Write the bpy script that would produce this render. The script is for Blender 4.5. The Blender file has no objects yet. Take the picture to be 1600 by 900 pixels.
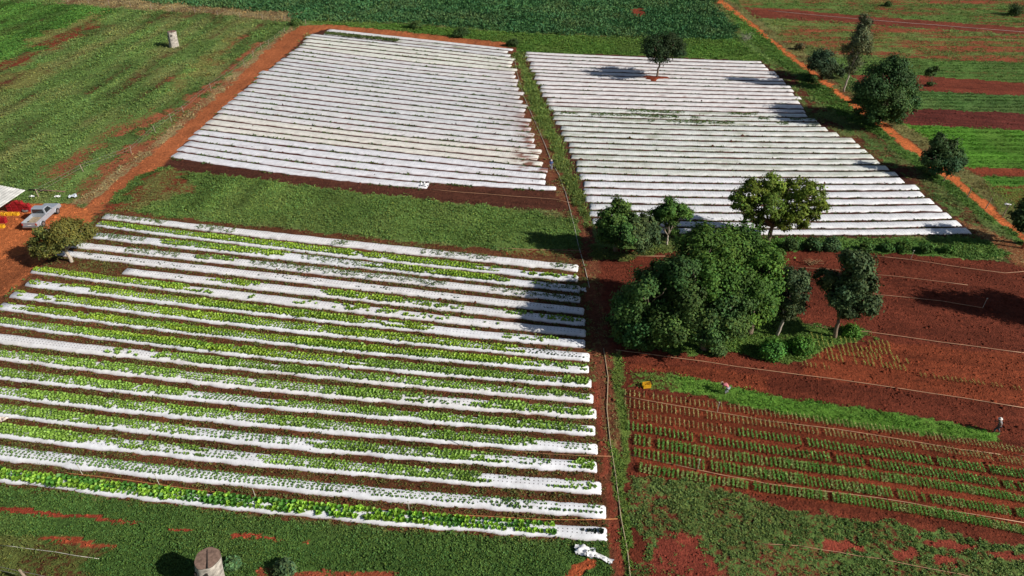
import bpy, bmesh, math, random
import numpy as np
from mathutils import Vector, Matrix

random.seed(7)
RNG = np.random.default_rng(11)
R = math.radians
S = bpy.context.scene
COL = S.collection

# ---------------------------------------------------------------- camera, sky, sun
H, TH, F = 40.0, R(35.5), 1600 * 24 / 36      # drone height (m), pitch, focal length in photo pixels
ST, CT = math.sin(TH), math.cos(TH)
cd = bpy.data.cameras.new('camera'); cd.lens = 24; cd.sensor_width = 36; cd.clip_end = 6000
cam = bpy.data.objects.new('camera', cd); COL.objects.link(cam)
cam.location = (0, 0, H); cam.rotation_euler = (math.pi / 2 - TH, 0, 0)
S.camera = cam

SUN_EL, SUN_AZ = R(33), R(-20)                 # azimuth measured from +X towards +Y
sunv = Vector((math.cos(SUN_EL) * math.cos(SUN_AZ), math.cos(SUN_EL) * math.sin(SUN_AZ), math.sin(SUN_EL)))
W = bpy.data.worlds.new('World'); S.world = W; W.use_nodes = True
nt = W.node_tree; bg = nt.nodes['Background']
sky = nt.nodes.new('ShaderNodeTexSky'); sky.sky_type = 'NISHITA'; sky.sun_disc = False
sky.sun_elevation = SUN_EL; sky.sun_rotation = math.atan2(sunv.x, sunv.y)
nt.links.new(sky.outputs[0], bg.inputs[0]); bg.inputs[1].default_value = 0.05
sl = bpy.data.lights.new('sun', 'SUN'); sl.energy = 5.0; sl.angle = R(0.5); sl.color = (1, 0.95, 0.86)
so = bpy.data.objects.new('sun', sl); COL.objects.link(so)
so.rotation_euler = sunv.to_track_quat('Z', 'Y').to_euler()
S.view_settings.view_transform = 'Standard'; S.view_settings.look = 'None'
S.view_settings.exposure = 0.24; S.view_settings.gamma = 1; S.view_settings.use_curve_mapping = False
S.render.engine = 'CYCLES'; S.cycles.max_bounces = 5; S.cycles.diffuse_bounces = 3
S.cycles.transparent_max_bounces = 4; S.cycles.use_denoising = True

# ---------------------------------------------------------------- helpers: surveying
def at(px, py, z=0.0):
    """ground (or height z) point seen at photo pixel"""
    px = np.asarray(px, float); py = np.asarray(py, float)
    u = (px - 800) / F; v = (py - 450) / F
    d = (H - z) / (ST + v * CT)
    return u * d, (CT - v * ST) * d
def P3(px, py, z=0.0):
    x, y = at(px, py, z); return Vector((float(x), float(y), z))
def atY(px, py, Y):
    """point seen at photo pixel standing in the vertical plane y = Y"""
    u = (px - 800) / F; v = (py - 450) / F
    d = Y / (CT - v * ST)
    return Vector((u * d, Y, H - d * (ST + v * CT)))
def depth(Y, z=0): return Y * CT + (H - z) * ST
def proj(X, Y, z=0.0):
    d = Y * CT + (H - z) * ST
    return 800 + F * X / d, 450 + F * ((H - z) * CT - Y * ST) / d

# ---------------------------------------------------------------- helpers: noise
def _hash(ix, iy, s):
    n = (ix.astype(np.int64) * 374761393 + iy.astype(np.int64) * 668265263 + s * 1442695041) & 0x7fffffff
    n = ((n ^ (n >> 13)) * 1274126177) & 0x7fffffff
    n = (n ^ (n >> 16)) & 0xffff
    return n / 65535.0
def noise(x, y, s=0):
    x = np.asarray(x, float); y = np.asarray(y, float)
    ix = np.floor(x); iy = np.floor(y); fx = x - ix; fy = y - iy
    fx = fx * fx * (3 - 2 * fx); fy = fy * fy * (3 - 2 * fy)
    a = _hash(ix, iy, s); b = _hash(ix + 1, iy, s); c = _hash(ix, iy + 1, s); d = _hash(ix + 1, iy + 1, s)
    return (a * (1 - fx) + b * fx) * (1 - fy) + (c * (1 - fx) + d * fx) * fy
def fbm(x, y, s=0, o=3):
    t = 0; a = 0.5; n = 0
    for k in range(o):
        t = t + a * noise(np.asarray(x) * 2 ** k, np.asarray(y) * 2 ** k, s + k * 17); n += a; a *= .5
    return t / n
def pip(px, py, poly):
    p = np.asarray(poly, float); ins = np.zeros(px.shape, bool)
    lo = p.min(0); hi = p.max(0)
    m = (px >= lo[0]) & (px <= hi[0]) & (py >= lo[1]) & (py <= hi[1])
    if not m.any(): return ins
    qx, qy = px[m], py[m]; r = np.zeros(qx.shape, bool)
    j = len(p) - 1
    for i in range(len(p)):
        xi, yi = p[i]; xj, yj = p[j]
        if yi != yj:
            r ^= ((yi > qy) != (yj > qy)) & (qx < (xj - xi) * (qy - yi) / (yj - yi) + xi)
        j = i
    ins[m] = r
    return ins

# ---------------------------------------------------------------- helpers: meshes and objects
def link(name, me, mat=None, parent=None):
    o = bpy.data.objects.new(name, me); COL.objects.link(o)
    if mat is not None: me.materials.append(mat)
    if parent is not None: o.parent = parent
    return o
def fast_mesh(name, V, Fc, colors=None, smooth=False):
    """V (n,3); Fc (m,k) faces of k corners; colors (n,3) per vertex"""
    V = np.asarray(V, np.float32); Fc = np.asarray(Fc, np.int32)
    me = bpy.data.meshes.new(name); m, k = Fc.shape
    me.vertices.add(len(V)); me.vertices.foreach_set('co', V.ravel())
    me.loops.add(m * k); me.loops.foreach_set('vertex_index', Fc.ravel())
    me.polygons.add(m); me.polygons.foreach_set('loop_start', np.arange(0, m * k, k, dtype=np.int32))
    if smooth: me.polygons.foreach_set('use_smooth', np.ones(m, bool))
    if colors is not None: add_col(me, 'tint', colors)
    me.update(calc_edges=True)
    return me
def add_col(me, name, c):
    c = np.asarray(c, np.float32)
    if c.shape[1] == 3: c = np.concatenate([c, np.ones((len(c), 1), np.float32)], 1)
    a = me.color_attributes.new(name, 'FLOAT_COLOR', 'POINT'); a.data.foreach_set('color', c.ravel())
def thing(name, label, cat, loc=(0, 0, 0), rz=0.0, group=None):
    o = bpy.data.objects.new(name, None); COL.objects.link(o); o.empty_display_size = .3
    o.location = loc; o.rotation_euler = (0, 0, rz); return tag(o, label, cat, group)
def tag(o, label=None, cat=None, group=None, kind=None):
    if label: o['label'] = label
    if cat: o['category'] = cat
    if group: o['group'] = group
    if kind: o['kind'] = kind
    return o
def dup(root, loc, rz, label=None, scale=None):
    r = root.copy(); COL.objects.link(r); r.location = loc; r.rotation_euler = (0, 0, rz)
    if scale: r.scale = (scale,) * 3
    if label: r['label'] = label
    for ch in list(root.children):
        c = ch.copy(); COL.objects.link(c); c.parent = r
        for g in list(ch.children):
            d = g.copy(); COL.objects.link(d); d.parent = c
    return r
class MB:
    """collects boxes, prisms and tubes for ONE mesh"""
    def __init__(s): s.v = []; s.f = []
    def add(s, vs, fs):
        n = len(s.v); s.v += [tuple(v) for v in vs]; s.f += [tuple(i + n for i in f) for f in fs]; return s
    def box(s, x0, x1, y0, y1, z0, z1, M=None):
        vs = [Vector(p) for p in ((x0, y0, z0), (x1, y0, z0), (x1, y1, z0), (x0, y1, z0), (x0, y0, z1), (x1, y0, z1), (x1, y1, z1), (x0, y1, z1))]
        if M is not None: vs = [M @ v for v in vs]
        return s.add(vs, [(0, 3, 2, 1), (4, 5, 6, 7), (0, 1, 5, 4), (1, 2, 6, 5), (2, 3, 7, 6), (3, 0, 4, 7)])
    def tube(s, pts, rad, n=8, cap=True):
        pts = [Vector(p) for p in pts]; rings = []
        if not hasattr(rad, '__len__'): rad = [rad] * len(pts)
        prev = None
        for i, p in enumerate(pts):
            d = (pts[min(i + 1, len(pts) - 1)] - pts[max(i - 1, 0)]).normalized()
            a = d.orthogonal().normalized() if prev is None else (prev - d * prev.dot(d)).normalized()
            prev = a; b = d.cross(a)
            rings.append([p + (a * math.cos(2 * math.pi * k / n) + b * math.sin(2 * math.pi * k / n)) * rad[i] for k in range(n)])
        vs = [v for r in rings for v in r]; fs = []
        for i in range(len(pts) - 1):
            for k in range(n): fs.append((i * n + k, i * n + (k + 1) % n, (i + 1) * n + (k + 1) % n, (i + 1) * n + k))
        if cap: fs += [tuple(range(n))[::-1], tuple(range((len(pts) - 1) * n, len(pts) * n))]
        return s.add(vs, fs)
    def prism(s, prof, y0, y1):
        """profile in x,z extruded along y"""
        n = len(prof); vs = [(x, y0, z) for x, z in prof] + [(x, y1, z) for x, z in prof]
        return s.add(vs, [tuple(range(n))[::-1], tuple(range(n, 2 * n))] + [(i, (i + 1) % n, n + (i + 1) % n, n + i) for i in range(n)])
    def mesh(s, name, bevel=0, smooth=False, seg=2):
        me = bpy.data.meshes.new(name); me.from_pydata(s.v, [], s.f); me.update()
        bm = bmesh.new(); bm.from_mesh(me); bmesh.ops.recalc_face_normals(bm, faces=bm.faces)
        if bevel: bmesh.ops.bevel(bm, geom=list(bm.edges), offset=bevel, segments=seg, affect='EDGES', profile=.6)
        if smooth:
            for f in bm.faces: f.smooth = True
        bm.to_mesh(me); bm.free(); return me
    def build(s, name, mat, parent=None, bevel=0, smooth=False):
        return link(name, s.mesh(name, bevel, smooth), mat, parent)

# ---------------------------------------------------------------- materials
def new_mat(name):
    m = bpy.data.materials.new(name); m.use_nodes = True
    n = m.node_tree; b = n.nodes['Principled BSDF']; return m, n, b
def N(n, t, **kw):
    x = n.nodes.new(t)
    for k, v in kw.items(): setattr(x, k, v)
    return x
def plain(name, c, rough=.6, metal=0, spec=.5, vary=.25, scale=6.0, bump=.0):
    m, n, b = new_mat(name)
    tc = N(n, 'ShaderNodeTexCoord'); nz = N(n, 'ShaderNodeTexNoise'); nz.inputs['Scale'].default_value = scale; nz.inputs['Detail'].default_value = 5
    n.links.new(tc.outputs['Object'], nz.inputs['Vector'])
    rp = N(n, 'ShaderNodeMapRange'); rp.inputs[1].default_value = .3; rp.inputs[2].default_value = .7
    rp.inputs[3].default_value = 1 - vary; rp.inputs[4].default_value = 1 + vary
    n.links.new(nz.outputs[0], rp.inputs[0])
    mx = N(n, 'ShaderNodeMix', data_type='RGBA', blend_type='MULTIPLY'); mx.inputs[0].default_value = 1
    mx.inputs[6].default_value = (*c, 1); n.links.new(rp.outputs[0], mx.inputs[7]); n.links.new(mx.outputs[2], b.inputs['Base Color'])
    b.inputs['Roughness'].default_value = rough; b.inputs['Metallic'].default_value = metal; b.inputs['Specular IOR Level'].default_value = spec
    if bump:
        bp = N(n, 'ShaderNodeBump'); bp.inputs['Strength'].default_value = bump; n.links.new(nz.outputs[0], bp.inputs['Height']); n.links.new(bp.outputs[0], b.inputs['Normal'])
    return m
def leaf_mat(name, rough=.55, trans=.25, spec=.3):
    m, n, b = new_mat(name)
    a = N(n, 'ShaderNodeAttribute', attribute_name='tint'); n.links.new(a.outputs['Color'], b.inputs['Base Color'])
    b.inputs['Roughness'].default_value = rough; b.inputs['Specular IOR Level'].default_value = spec
    if trans:
        t = N(n, 'ShaderNodeBsdfTranslucent'); n.links.new(a.outputs['Color'], t.inputs[0])
        mx = N(n, 'ShaderNodeMixShader'); mx.inputs[0].default_value = trans
        n.links.new(b.outputs[0], mx.inputs[1]); n.links.new(t.outputs[0], mx.inputs[2]); n.links.new(mx.outputs[0], n.nodes['Material Output'].inputs[0])
    return m
LEAF = leaf_mat('foliage', .65, .10, .12); GRASS = leaf_mat('grass_blades', .7, .2, .15); LETT = leaf_mat('lettuce_leaf', .5, .3, .3)
BARK = plain('bark', (.20, .15, .11), .9, spec=.1, vary=.4, scale=9, bump=.4)
PALEBARK = plain('pale_bark', (.42, .36, .30), .85, spec=.1, vary=.35, scale=7, bump=.3)

def ground_mat():
    m, n, b = new_mat('soil_and_grass')
    so_ = N(n, 'ShaderNodeAttribute', attribute_name='soil'); gr = N(n, 'ShaderNodeAttribute', attribute_name='green')
    tc = N(n, 'ShaderNodeTexCoord')
    def nz(sc, det=4, rough=.6):
        x = N(n, 'ShaderNodeTexNoise'); x.inputs['Scale'].default_value = sc; x.inputs['Detail'].default_value = det; x.inputs['Roughness'].default_value = rough
        n.links.new(tc.outputs['Object'], x.inputs['Vector']); return x
    def mr(src, a, b_, c, d):
        x = N(n, 'ShaderNodeMapRange'); n.links.new(src, x.inputs[0])
        for i, v in enumerate((a, b_, c, d)): x.inputs[i + 1].default_value = v
        return x
    n1, n2, n3 = nz(2.6, 6, .7), nz(.35, 4), nz(7, 3, .7)
    # soil: clods and damp patches
    v1 = mr(n1.outputs[0], .3, .7, .52, 1.48); v2 = mr(n2.outputs[0], .3, .7, .8, 1.2); v3 = mr(n3.outputs[0], .3, .7, .75, 1.25)
    mu = N(n, 'ShaderNodeMath', operation='MULTIPLY'); n.links.new(v1.outputs[0], mu.inputs[0]); n.links.new(v2.outputs[0], mu.inputs[1])
    mu2 = N(n, 'ShaderNodeMath', operation='MULTIPLY'); n.links.new(mu.outputs[0], mu2.inputs[0]); n.links.new(v3.outputs[0], mu2.inputs[1])
    sc = N(n, 'ShaderNodeMix', data_type='RGBA', blend_type='MULTIPLY'); sc.inputs[0].default_value = 1
    n.links.new(so_.outputs['Color'], sc.inputs[6]); n.links.new(mu2.outputs[0], sc.inputs[7])
    gc = N(n, 'ShaderNodeMix', data_type='RGBA', blend_type='MULTIPLY'); gc.inputs[0].default_value = 1
    n.links.new(gr.outputs['Color'], gc.inputs[6]); n.links.new(mu2.outputs[0], gc.inputs[7])
    ad = N(n, 'ShaderNodeMath', operation='ADD'); n.links.new(gr.outputs['Alpha'], ad.inputs[0])
    nn = mr(n1.outputs[0], .25, .75, -.45, .45); n.links.new(nn.outputs[0], ad.inputs[1])
    fc = mr(ad.outputs[0], .38, .62, 0, 1)
    fin = N(n, 'ShaderNodeMix', data_type='RGBA'); n.links.new(fc.outputs[0], fin.inputs[0])
    n.links.new(sc.outputs[2], fin.inputs[6]); n.links.new(gc.outputs[2], fin.inputs[7])
    n.links.new(fin.outputs[2], b.inputs['Base Color']); b.inputs['Roughness'].default_value = .95; b.inputs['Specular IOR Level'].default_value = .1
    bp = N(n, 'ShaderNodeBump'); bp.inputs['Strength'].default_value = 1.0; bp.inputs['Distance'].default_value = .12
    ah = N(n, 'ShaderNodeMath', operation='ADD'); n.links.new(n1.outputs[0], ah.inputs[0]); n.links.new(n3.outputs[0], ah.inputs[1])
    n.links.new(ah.outputs[0], bp.inputs['Height']); n.links.new(bp.outputs[0], b.inputs['Normal'])
    return m
GROUND = ground_mat()

def plastic_mat():
    m, n, b = new_mat('white_mulch_plastic')
    a = N(n, 'ShaderNodeAttribute', attribute_name='tint'); tc = N(n, 'ShaderNodeTexCoord')
    uv = N(n, 'ShaderNodeUVMap'); uv.uv_map = 'bed'
    # planting holes: a grid along and across the bed
    sep = N(n, 'ShaderNodeSeparateXYZ'); n.links.new(uv.outputs[0], sep.inputs[0])
    def cell(src, period):
        d = N(n, 'ShaderNodeMath', operation='DIVIDE'); n.links.new(src, d.inputs[0]); d.inputs[1].default_value = period
        f = N(n, 'ShaderNodeMath', operation='FRACT'); n.links.new(d.outputs[0], f.inputs[0])
        s_ = N(n, 'ShaderNodeMath', operation='SUBTRACT'); n.links.new(f.outputs[0], s_.inputs[0]); s_.inputs[1].default_value = .5
        q = N(n, 'ShaderNodeMath', operation='MULTIPLY'); n.links.new(s_.outputs[0], q.inputs[0]); q.inputs[1].default_value = period
        return q
    cx, cy = cell(sep.outputs[0], .32), cell(sep.outputs[1], .27)
    cb = N(n, 'ShaderNodeCombineXYZ'); n.links.new(cx.outputs[0], cb.inputs[0]); n.links.new(cy.outputs[0], cb.inputs[1])
    ln = N(n, 'ShaderNodeVectorMath', operation='LENGTH'); n.links.new(cb.outputs[0], ln.inputs[0])
    mr = N(n, 'ShaderNodeMapRange'); n.links.new(ln.outputs['Value'], mr.inputs[0])
    mr.inputs[1].default_value = .035; mr.inputs[2].default_value = .06; mr.inputs[3].default_value = 1; mr.inputs[4].default_value = 0
    mk = N(n, 'ShaderNodeMath', operation='MULTIPLY'); n.links.new(mr.outputs[0], mk.inputs[0]); n.links.new(a.outputs['Alpha'], mk.inputs[1])
    nz = N(n, 'ShaderNodeTexNoise'); nz.inputs['Scale'].default_value = 1.7; nz.inputs['Detail'].default_value = 6
    n.links.new(tc.outputs['Object'], nz.inputs['Vector'])
    rp = N(n, 'ShaderNodeMapRange'); n.links.new(nz.outputs[0], rp.inputs[0])
    rp.inputs[1].default_value = .3; rp.inputs[2].default_value = .7; rp.inputs[3].default_value = .86; rp.inputs[4].default_value = 1.08
    mx = N(n, 'ShaderNodeMix', data_type='RGBA', blend_type='MULTIPLY'); mx.inputs[0].default_value = 1
    n.links.new(a.outputs['Color'], mx.inputs[6]); n.links.new(rp.outputs[0], mx.inputs[7])
    m2 = N(n, 'ShaderNodeMix', data_type='RGBA'); n.links.new(mk.outputs[0], m2.inputs[0])
    n.links.new(mx.outputs[2], m2.inputs[6]); m2.inputs[7].default_value = (.07, .05, .045, 1)
    n.links.new(m2.outputs[2], b.inputs['Base Color']); b.inputs['Roughness'].default_value = .42; b.inputs['Specular IOR Level'].default_value = .4
    bp = N(n, 'ShaderNodeBump'); bp.inputs['Strength'].default_value = .55; bp.inputs['Distance'].default_value = .08
    n.links.new(nz.outputs[0], bp.inputs['Height']); n.links.new(bp.outputs[0], b.inputs['Normal'])
    return m
PLASTIC = plastic_mat()

# ---------------------------------------------------------------- land use map (surveyed outlines)
DR, RD, OR, BR, ST_ = (.080, .019, .013), (.17, .037, .018), (.42, .125, .042), (.115, .040, .020), (.24, .14, .065)
GM, GD, GL, GC, GO, GS = (.088, .142, .036), (.084, .142, .032), (.10, .24, .022), (.040, .105, .036), (.12, .125, .036), (.22, .17, .08)
# veg classes: 0 none 1 meadow 2 weeds 3 corn 4 tall grass 5 crop 6 dry grass 7 thin weeds
# (name, region, outline, soil, green, cover, veg)
LAND = [
 ('maize', 'ground', [(100,-40),(1100,-40),(1108,0),(1150,48),(1140,64),(1000,58),(800,50),(640,36),(480,32),(300,14),(200,4)], RD, GC, 1.0, 3),
 ('bare patch', 'ground', [(985,14),(1005,12),(1012,24),(990,27)], RD, GC, .1, 0),
 ('verge far', 'ground', [(480,34),(640,38),(800,52),(1000,60),(1150,62),(1200,95),(1000,88),(815,82),(790,72),(640,56),(500,46)], BR, (.075,.15,.025), .95, 2),
 ('meadow bright', 'ground', [(-40,0),(60,6),(180,14),(120,40),(40,80),(-40,110)], BR, (.058,.135,.024), .93, 2),
 ('meadow line', 'ground', [(-30,112),(60,75),(150,28),(165,30),(80,75),(-30,128)], RD, GO, .48, 7),
 ('meadow line', 'ground', [(20,75),(120,30),(150,16),(160,20),(60,72)], RD, GO, .6, 7),
 ('meadow dark', 'ground', [(-30,130),(80,95),(90,108),(-30,165)], BR, GO, .55, 7),
 ('meadow soil', 'ground', [(250,142),(330,80),(370,55),(385,60),(340,95),(275,145)], (.26,.085,.04), GO, .52, 7),
 ('meadow soil', 'ground', [(60,285),(140,215),(240,165),(255,178),(160,240),(110,290)], (.26,.085,.04), GM, .5, 7),
 ('meadow soil', 'ground', [(90,300),(180,245),(265,180),(335,122),(410,64),(428,66),(350,130),(290,186),(200,258),(115,315)], (.26,.085,.04), GM, .5, 7),
 ('meadow fence', 'ground', [(80,-10),(480,22),(470,34),(300,20),(90,6)], BR, GS, .6, 6),
 ('track verge', 'ground', [(108,320),(195,258),(282,186),(347,128),(420,68),(455,42),(460,50),(400,110),(300,190),(215,262),(140,318)], (.26,.085,.04), GS, .52, 6),
 ('field A', 'soil_field', [(500,40),(797,70),(905,330),(800,326),(600,305),(400,281),(255,263),(240,250)], (.075,.026,.016), GO, .12, 0),
 ('track', 'dirt_track', [(790,66),(640,50),(520,38),(470,40),(440,58),(415,80),(350,142),(290,195),(210,262),(140,318),(100,335),(150,335),(215,278),(255,258),(300,215),(380,142),(440,92),(480,54),(508,46),(640,60),(790,78)], (.34,.105,.04), GS, .12, 0),
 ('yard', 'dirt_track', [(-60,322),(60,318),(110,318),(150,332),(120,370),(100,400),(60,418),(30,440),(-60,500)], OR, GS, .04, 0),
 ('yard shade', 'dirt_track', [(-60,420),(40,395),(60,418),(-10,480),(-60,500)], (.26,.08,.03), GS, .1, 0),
 ('field C', 'soil_field', [(148,333),(170,328),(400,353),(790,393),(910,400),(925,600),(945,700),(958,845),(830,842),(600,826),(400,806),(-80,752),(-80,470),(14,462),(60,418),(88,395),(140,365)], (.105,.040,.018), (.08,.085,.025), .25, 7),
 ('strip mid', 'ground', [(160,328),(215,276),(255,263),(400,281),(600,306),(800,327),(900,345),(912,392),(790,390),(560,368),(400,350)], RD, GD, 1.0, 2),
 ('strip mid thin', 'ground', [(160,328),(215,276),(255,263),(300,270),(290,300),(200,330)], RD, GO, .62, 7),
 ('soil mid', 'soil_field', [(790,390),(912,388),(912,402),(790,396)], RD, GO, .4, 7),
 ('front weeds', 'ground', [(-80,754),(0,760),(400,808),(600,828),(830,843),(958,842),(990,960),(-80,960)], RD, (.062,.120,.026), 1.0, 2),
 ('front line', 'ground', [(-20,791),(30,790),(110,802),(222,814),(218,821),(100,810),(-20,799)], (.30,.055,.028), GD, .12, 0),
 ('front line', 'ground', [(262,822),(305,824),(312,832),(265,830)], (.30,.055,.028), GD, .2, 0),
 ('front line', 'ground', [(355,832),(450,840),(448,848),(360,841)], (.30,.055,.028), GD, .2, 0),
 ('front line', 'ground', [(465,845),(490,846),(488,852),(466,851)], (.30,.055,.028), GD, .2, 0),
 ('front line', 'ground', [(36,835),(130,840),(185,852),(180,860),(100,850),(40,843)], (.30,.065,.028), GO, .3, 7),
 ('front dry', 'ground', [(-80,830),(60,845),(175,866),(120,885),(190,905),(60,900),(-80,930)], BR, (.10,.12,.03), .7, 6),
 ('front red', 'ground', [(895,880),(925,872),(930,884),(905,905),(880,905)], (.34,.08,.03), GD, .05, 0),
 ('front red', 'ground', [(400,880),(440,890),(620,893),(620,905),(400,905)], (.25,.06,.03), GD, .35, 7),
 ('path', 'footpath', [(793,72),(806,74),(838,130),(858,174),(884,224),(904,280),(914,312),(925,345),(935,400),(945,470),(958,545),(972,640),(980,760),(1000,960),(962,960),(948,800),(935,690),(922,540),(914,420),(903,345),(866,300),(853,285),(846,260),(832,224),(817,174),(804,130)], (.15,.050,.026), (.13,.11,.04), .25, 7),
 ('path red', 'footpath', [(928,560),(938,640),(946,720),(956,790),(970,860),(980,960),(966,960),(956,860),(946,780),(936,700),(926,620)], (.21,.048,.026), GO, .03, 0),
 ('path weeds', 'ground', [(952,690),(975,720),(985,800),(1000,960),(988,960),(972,840),(960,760)], BR, (.09,.15,.025), .9, 2),
 ('path weeds', 'ground', [(955,550),(975,560),(985,640),(988,740),(975,740),(965,640)], BR, (.09,.14,.025), .75, 2),
 ('path hedge', 'ground', [(806,80),(814,84),(836,130),(856,174),(881,224),(901,280),(912,312),(921,350),(913,356),(898,314),(882,282),(860,226),(835,176),(820,132)], BR, (.105,.150,.035), 1.0, 4),
 ('field B', 'soil_field', [(814,82),(1000,87),(1194,96),(1225,122),(1265,178),(1312,210),(1405,268),(1528,368),(1220,374),(935,368)], (.070,.026,.017), GO, .15, 0),
 ('B margin', 'soil_field', [(1194,96),(1230,100),(1265,150),(1300,190),(1345,215),(1400,250),(1455,300),(1530,350),(1600,392),(1600,410),(1540,380),(1528,368),(1405,268),(1312,210),(1265,178),(1225,122)], (.11,.034,.018), (.08,.10,.03), .42, 7),
 ('road verge', 'ground', [(1120,-10),(1150,40),(1203,92),(1236,112),(1266,150),(1305,178),(1365,208),(1412,247),(1472,292),(1530,337),(1575,364),(1610,400),(1640,400),(1640,330),(1560,325),(1480,265),(1420,215),(1380,190),(1300,135),(1250,95),(1200,50),(1130,-10)], BR, (.07,.14,.025), .85, 2),
 ('road verge far side', 'ground', [(1125,-10),(1200,42),(1270,90),(1320,140),(1400,180),(1440,200),(1500,250),(1560,300),(1640,330),(1640,420),(1590,360),(1540,310),(1475,262),(1420,222),(1390,198),(1312,143),(1262,104),(1200,55),(1115,-10)], BR, (.15,.14,.05), .7, 6),
 ('road', 'dirt_road', [(1105,-10),(1116,-10),(1200,55),(1262,104),(1312,143),(1392,198),(1422,223),(1476,263),(1540,312),(1592,358),(1660,420),(1645,430),(1583,362),(1537,326),(1468,272),(1418,234),(1405,226),(1380,203),(1307,149),(1280,127),(1248,103),(1200,63)], (.50,.135,.042), GS, .02, 0),
 ('side track', 'dirt_track', [(1490,340),(1540,358),(1600,385),(1640,420),(1640,440),(1590,415),(1540,375)], (.22,.085,.035), GS, .3, 6),
 # fields beyond the road
 ('E far', 'ground', [(1122,-40),(1700,-40),(1700,20),(1400,8),(1200,20),(1160,12)], (.22,.06,.028), (.10,.14,.035), .5, 7),
 ('E0', 'ground', [(1160,12),(1200,4),(1400,4),(1700,14),(1700,50),(1600,42),(1340,24)], (.20,.05,.025), (.08,.135,.03), .62, 7),
 ('E red', 'soil_field', [(1163,12),(1250,16),(1340,24),(1600,43),(1700,51),(1700,62),(1600,55),(1340,37),(1180,27)], (.15,.036,.02), GM, .06, 0),
 ('E weeds', 'ground', [(1185,28),(1340,38),(1600,56),(1700,62),(1700,106),(1600,98),(1437,92),(1300,85),(1240,70)], (.22,.06,.028), (.10,.14,.035), .46, 7),
 ('E green', 'ground', [(1290,88),(1437,92),(1600,98),(1700,104),(1700,138),(1600,130),(1437,118),(1330,118)], RD, (.080,.150,.032), .85, 5),
 ('E red2', 'soil_field', [(1330,118),(1437,118),(1600,130),(1700,138),(1700,158),(1600,150),(1440,142),(1340,130)], (.16,.037,.02), GM, .04, 0),
 ('E crop', 'ground', [(1390,142),(1440,142),(1600,150),(1700,157),(1700,186),(1600,178),(1437,170),(1400,165)], DR, (.070,.145,.035), .9, 5),
 ('E red3', 'soil_field', [(1400,168),(1437,170),(1600,178),(1700,186),(1700,210),(1600,203),(1420,195),(1405,190)], (.105,.024,.018), GM, .03, 0),
 ('E crop2', 'ground', [(1412,195),(1600,203),(1700,208),(1700,268),(1600,264),(1505,262),(1460,225)], DR, (.075,.19,.02), .97, 5),
 ('E red4', 'soil_field', [(1500,260),(1600,264),(1700,267),(1700,279),(1600,276),(1530,275)], RD, GM, .06, 0),
 ('E crop3', 'ground', [(1530,276),(1600,276),(1700,279),(1700,292),(1600,291),(1545,290)], DR, (.075,.19,.025), .97, 5),
 ('E seedlings', 'soil_field', [(1545,290),(1700,292),(1700,345),(1600,330)], RD, (.12,.16,.03), .4, 7),
 # right foreground
 ('F', 'soil_field', [(935,385),(1035,395),(1215,393),(1280,387),(1560,408),(1640,425),(1700,960),(992,960),(978,760),(985,690),(972,552),(955,545),(940,450)], (.118,.027,.014), GM, .03, 0),
 ('F lighter', 'soil_field', [(1280,545),(1400,535),(1640,560),(1640,640),(1450,612),(1250,585)], (.185,.042,.018), GM, .05, 0),
 ('F lighter', 'soil_field', [(985,570),(1100,575),(1200,588),(1200,610),(1000,585)], (.175,.040,.018), GM, .05, 0),
 ('F bed soil', 'soil_field', [(985,612),(1200,645),(1400,670),(1640,705),(1640,840),(1400,800),(1200,775),(1000,740)], (.165,.036,.016), GM, .04, 0),
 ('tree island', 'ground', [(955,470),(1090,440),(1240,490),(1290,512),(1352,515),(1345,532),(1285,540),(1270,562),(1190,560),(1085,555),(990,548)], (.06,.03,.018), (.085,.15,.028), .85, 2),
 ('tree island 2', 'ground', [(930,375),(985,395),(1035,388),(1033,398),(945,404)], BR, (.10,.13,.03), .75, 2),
 ('hedge', 'ground', [(1195,372),(1540,374),(1575,395),(1560,405),(1280,390),(1200,394)], BR, (.065,.145,.025), .95, 2),
 ('seedbed', 'ground', [(1000,585),(1060,587),(1200,615),(1300,632),(1400,645),(1470,655),(1560,678),(1565,690),(1480,684),(1300,662),(1150,632),(1060,612),(985,605)], DR, (.085,.20,.024), .93, 5),
 ('seedbed thin', 'ground', [(985,580),(1060,583),(1060,612),(990,606)], DR, (.08,.16,.025), .55, 7),
 ('bottom weeds', 'ground', [(985,745),(1060,750),(1200,788),(1350,812),(1500,838),(1660,860),(1660,960),(1000,960)], (.16,.037,.022), (.085,.140,.034), .58, 2),
 ('bottom red', 'ground', [(1040,825),(1085,828),(1115,845),(1105,858),(1060,850)], (.24,.05,.03), GM, .12, 0),
 ('bottom red', 'ground', [(1005,838),(1040,845),(1110,860),(1120,905),(1010,905)], (.20,.042,.026), GM, .2, 7),
 ('bottom red', 'ground', [(1280,846),(1310,840),(1335,850),(1325,862),(1285,862)], (.24,.05,.03), GM, .12, 0),
 ('bottom red', 'ground', [(1375,858),(1410,856),(1425,868),(1395,876),(1372,870)], (.24,.05,.03), GM, .12, 0),
 ('bottom red', 'ground', [(1418,838),(1460,842),(1515,856),(1500,864),(1440,856)], (.24,.05,.03), GM, .12, 0),
 ('bottom red', 'ground', [(1530,856),(1610,866),(1610,880),(1545,872)], (.24,.05,.03), GM, .12, 0),
 ('bottom red', 'ground', [(1430,864),(1485,876),(1495,890),(1450,884)], (.24,.05,.03), GM, .15, 0),
 ('bottom thin', 'ground', [(1190,850),(1280,850),(1300,880),(1240,905),(1180,905)], (.21,.045,.028), GM, .5, 7),
 ('bottom thin', 'ground', [(1120,868),(1200,872),(1200,905),(1110,905)], (.17,.042,.026), GM, .5, 7),
]
def _ang(a, b): a, b = P3(*a), P3(*b); return math.atan2(b.y - a.y, b.x - a.x)
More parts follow.
